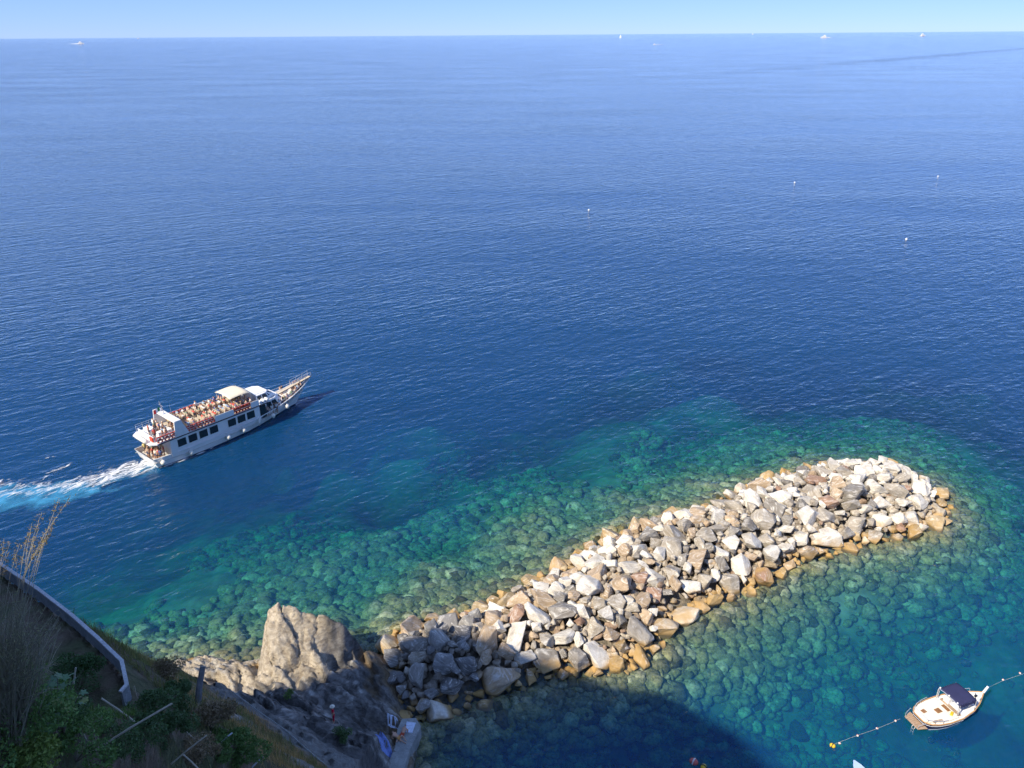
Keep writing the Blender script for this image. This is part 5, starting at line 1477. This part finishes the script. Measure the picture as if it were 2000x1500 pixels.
def blob_points(n, c, rad, lumps=9):
    """points clustered in uneven clumps inside an ellipsoid shell"""
    rad = np.asarray(rad, float)
    lc = rv.normal(size=(lumps, 3)); lc /= np.linalg.norm(lc, axis=1)[:, None]; lc[:, 2] = np.abs(lc[:, 2]) * 0.9 - 0.15
    lc = lc * rv.uniform(0.35, 0.85, (lumps, 1)); lr = rv.uniform(0.22, 0.5, lumps)
    k = rv.randint(0, lumps, n)
    q = rv.normal(size=(n, 3)); q /= np.linalg.norm(q, axis=1)[:, None]
    q = lc[k] + q * (lr[k] * rv.uniform(0.55, 1.0, n) ** 0.6)[:, None]
    return np.asarray(c) + q * rad

def shrub(px, py, rad, label, tint, n=2600, leaf=0.075, twigs=7, name='shrub', lift=0.35, group='scrub on the near slope'):
    p, dz = hit(px, py)
    t = thing(name, label, 'shrub', p, 0, group)
    P = blob_points(n, (0, 0, rad * lift), (rad, rad, rad * 0.8))
    T = np.array(tint) * (0.75 + 0.5 * rv.rand(n, 1))
    link('foliage', leaves_mesh('foliage', P, leaf, T), t)
    bm = bmesh.new()
    for k in range(twigs):
        e = Vector(P[rv.randint(n)]); add_tube(bm, [(0, 0, -0.1), e * 0.5 + Vector((0, 0, 0.1)), e], [0.025, 0.015, 0.006], 4)
    bm_obj('stems', bm, M_TWIG, t)
    return t
DG, MG, YG, BR = (0.075, 0.13, 0.05), (0.11, 0.19, 0.055), (0.18, 0.24, 0.06), (0.24, 0.18, 0.11)
for (px, py, r, lab, tint, n, leaf) in (
        (25, 1470, 1.1, 'bright green bush filling the bottom left corner', MG, 4200, 0.08),
        (95, 1455, 1.0, 'leafy green bush right of the corner bush', MG, 3600, 0.08),
        (60, 1495, 1.0, 'yellow-green bush on the bottom edge left of the canes', YG, 3600, 0.08),
        (150, 1490, 0.9, 'green bush under the lower end of the long cane', MG, 3200, 0.08),
        (215, 1480, 0.8, 'dark small-leaved bush under the middle of the long cane', DG, 2600, 0.07),
        (280, 1462, 0.9, 'dark bush right of the long cane', DG, 2600, 0.08),
        (300, 1405, 0.8, 'dark sprawling bush where the long cane ends', DG, 2300, 0.08),
        (335, 1440, 0.8, 'dull green bush left of the crossed canes', DG, 2300, 0.08),
        (390, 1490, 0.9, 'brownish bush beneath the crossed canes', BR, 2200, 0.09),
        (440, 1480, 1.0, 'green bush right of the crossed canes', MG, 3000, 0.10),
        (470, 1492, 1.1, 'bright green bush by the bleached cane at the bottom', MG, 3000, 0.11),
        (350, 1375, 0.9, 'olive bush at the foot of the leaning post', DG, 2000, 0.10),
        (410, 1420, 1.0, 'brown-green bush above the crossed canes', BR, 2200, 0.10),
        (115, 1420, 0.7, 'dark low bush behind the fig leaves', DG, 1800, 0.08),
        (330, 1330, 0.8, 'dry dark bush on the slope right of the parapet', BR, 1500, 0.10),
        (668, 1448, 0.7, 'small dark tuft on the grey slope under the red walker', DG, 900, 0.12),
        (567, 1362, 0.5, 'small green tuft on the concrete slope below the outcrop', MG, 500, 0.10)):
    k = 1.35 if px < 260 and py > 1440 else 1.15
    shrub(px, py, r * k, lab, tuple(q * (1.25 if k > 1.2 else 1.1) for q in tint), int(n * 1.25), leaf * 1.2)
# round dark shrub at the wall
p = deep(108, 1195, 27.0)
t = thing('shrub', 'rounded dark green shrub growing over the parapet', 'shrub', (p.x, p.y, TERR_Z), 0)
link('foliage', leaves_mesh('foliage', blob_points(3800, (0, 0, 0.75), (1.1, 0.9, 0.95), 12), 0.10, np.tile(np.array((0.06, 0.12, 0.04)), (3800, 1))), t)
bm = bmesh.new()
for k in range(6): add_tube(bm, [(0, 0, 0), (0.3 * math.cos(k), 0.3 * math.sin(k), 0.5), (0.7 * math.cos(k), 0.7 * math.sin(k), 1.1)], [0.03, 0.02, 0.008], 4)
bm_obj('stems', bm, M_TWIG, t)

# broom-like bush of thin grey twigs on the left
base, dz = hit(20, 1432)
def twig_bush(name, label, base, tips, r0, tint, leafn, leaf, tuft=None):
    t = thing(name, label, 'shrub', base, 0)
    bm = bmesh.new(); LP = []
    for tip in tips:
        tip = tip - base
        b0 = Vector((rv.uniform(-0.5, 0.5), rv.uniform(-0.4, 0.4), 0.0))
        ctrl = b0 * 0.6 + tip * 0.5 + Vector((rv.uniform(-0.3, 0.3), rv.uniform(-0.3, 0.3), 0.30 * tip.length * rv.uniform(0.4, 1.0)))
        pts = [((1 - s) ** 2) * b0 + 2 * s * (1 - s) * ctrl + s * s * tip for s in (0, 0.2, 0.4, 0.6, 0.8, 1.0)]
        add_tube(bm, pts, [r0, r0 * 0.85, r0 * 0.7, r0 * 0.55, r0 * 0.4, r0 * 0.25], 3, False)
        for _ in range(leafn):
            s = rv.uniform(0.35, 1.0) if tuft is None else rv.uniform(tuft, 1.0)
            q = ((1 - s) ** 2) * b0 + 2 * s * (1 - s) * ctrl + s * s * tip
            LP.append(np.array(q) + rv.normal(size=3) * 0.035)
    bm_obj('twigs', bm, M_BROOM, t)
    LP = np.array(LP)
    link('foliage', leaves_mesh('foliage', LP, leaf, np.tile(np.array(tint), (len(LP), 1)), aspect=0.22), t)
    return t
M_BROOM = simple('grey_twig', (0.33, 0.295, 0.205), 0.8, var=0.35, scale=3)
tips = []
for k in range(420):
    px = rv.uniform(-140, 122); py = 1135 + 0.28 * px + rv.uniform(0, 1) ** 1.2 * 190
    if py < 1112 + 0.70 * px: py = 1112 + 0.70 * px + rv.uniform(0, 60)
    tips.append(deep(px, py, dz + rv.uniform(-2.6, 1.4)))
twig_bush('broom_bush', 'large grey-brown broom bush of fine drooping twigs at the left edge', base, tips, 0.013, (0.24, 0.24, 0.13), 12, 0.07)
tips = [deep(x, y, dz + rv.uniform(-1.0, 1.0)) for x, y in ((137, 972), (115, 975), (82, 1000), (62, 1022), (108, 1012), (95, 1030), (75, 1035), (55, 1040), (50, 1060), (90, 1050), (38, 1062), (8, 1052), (20, 1060), (66, 1050), (100, 1040), (30, 1085), (12, 1090), (78, 1065))]
twig_bush('tall_broom', 'sparse tall stalks with tufted tips rising above the parapet at left', base, tips, 0.011, (0.30, 0.22, 0.09), 40, 0.07, 0.86)

# fig plant with large lobed leaves, each leaf a part
def fig_leaf():
    out = []
    for k, (ang, r) in enumerate(((-150, 0.35), (-115, 0.62), (-90, 0.42), (-62, 0.85), (-35, 0.50), (0, 1.0), (35, 0.50), (62, 0.85), (90, 0.42), (115, 0.62), (150, 0.35), (180, 0.12))):
        out.append((r * math.cos(R(ang)), r * math.sin(R(ang)), -0.12 * r * r + 0.05 * abs(math.sin(R(ang)))))
    bm = bmesh.new(); c = bm.verts.new((0, 0, 0.06)); vs_ = [bm.verts.new(p) for p in out]
    for i in range(len(vs_)): bm.faces.new((c, vs_[i], vs_[(i + 1) % len(vs_)]))
    me = bpy.data.meshes.new('leaf'); bm.to_mesh(me); bm.free()
    return me
def figleaf_material():
    t = NT(bpy.data.materials.new('fig_leaf')); oi = t.n('ShaderNodeObjectInfo')
    n = t.noise(t.objco(), 5.0, 3.0)
    return t.done(t.bsdf(t.mix(t.mapr(n, 0.3, 0.7, 0.3, 0), oi.outputs['Color'], (0.05, 0.09, 0.03)), 0.5, spec=0.35))
FL = fig_leaf(); FL.materials.append(figleaf_material())
fb, fz = hit(120, 1440)
fig = thing('fig_plant', 'fig plant with large lobed leaves before the dark terrace', 'plant', fb, 0)
rf = random.Random(9)
spots = [(112, 1318), (125, 1322), (98, 1340), (85, 1350), (138, 1318), (150, 1362), (160, 1352), (168, 1366), (155, 1372), (90, 1362), (105, 1358), (120, 1355), (75, 1362), (112, 1372), (60, 1370), (95, 1380), (35, 1390), (28, 1398), (48, 1395), (40, 1410),
         (70, 1398), (85, 1400), (58, 1408), (75, 1418), (92, 1420), (110, 1395), (60, 1385), (130, 1378), (25, 1372), (12, 1382), (50, 1425), (85, 1432), (68, 1378), (120, 1340), (142, 1330), (100, 1330)]
bm = bmesh.new()
for i, (x, y) in enumerate(spots):
    p = deep(x, y, fz - rf.uniform(0.6, 2.2))
    o = link('leaf', FL, fig, p - fb)
    s = rf.uniform(0.15, 0.26)
    o.scale = (s, s, s)
    o.rotation_euler = (rf.uniform(-0.5, 0.5), rf.uniform(-0.2, 0.7), rf.uniform(0, 6.3))
    k = rf.random()
    c = (0.11, 0.20, 0.09) if k < 0.6 else ((0.09, 0.17, 0.09) if k < 0.85 else (0.26, 0.30, 0.08))
    o.color = c + (1,)
    if i % 2 == 0: add_tube(bm, [(0, 0, -0.1), (p - fb) * 0.5 + Vector((0, 0, 0.15)), p - fb], [0.03, 0.02, 0.007], 4)
bm_obj('stems', bm, M_TWIG, fig)

# grass and low herbs on the slope: uncountable
def blades(name, n, box, hlo, hhi, w, cols, label, zmin, zmax, dens):
    X = rv.uniform(box[0], box[1], n); Y = rv.uniform(box[2], box[3], n)
    Z, _ = land_z(X, Y)
    k = (Z > zmin) & (Z < zmax) & (poly_dist(X, Y, TERR) < -1.8) & (fbm(X * 0.5, Y * 0.5, oct=3, seed=dens) > -0.35)
    X, Y, Z = X[k], Y[k], Z[k]; n = len(X)
    h = rv.uniform(hlo, hhi, n); a = rv.uniform(0, 6.3, n); lean = rv.uniform(0.1, 0.6, n) * h
    b = rv.uniform(0, 6.3, n)
    ca2, sa2 = np.cos(a) * w / 2, np.sin(a) * w / 2
    V = np.stack([np.stack([X - ca2, Y - sa2, Z - 0.05], 1), np.stack([X + ca2, Y + sa2, Z - 0.05], 1), np.stack([X + np.cos(b) * lean, Y + np.sin(b) * lean, Z + h], 1)], 1).reshape(-1, 3)
    F = np.arange(n * 3).reshape(-1, 3)
    cm = fbm(X * 0.35, Y * 0.35, oct=3, seed=dens + 1)
    T = np.where((cm > 0.05)[:, None], np.array(cols[0]), np.array(cols[1])) * rv.uniform(0.6, 1.35, (n, 1))
    o = link(name, mesh_np(name, V, F, M_LEAF, False, {'tint': np.repeat(np.clip(T, 0, 1), 3, 0)}), kind='stuff')
    o['label'] = label; o['category'] = 'grass'
blades('dry_grass', 52000, (-28, -8, 18, 47), 0.2, 0.75, 0.035, ((0.46, 0.31, 0.16), (0.22, 0.22, 0.10)), 'dry brown and green grass on the shaded slope', 11.6, 34, 95)
blades('low_herbs', 40000, (-16, -4, 7, 24), 0.08, 0.40, 0.03, ((0.13, 0.20, 0.06), (0.20, 0.18, 0.10)), 'low green herbs on the upper slope', 30, 47, 97)
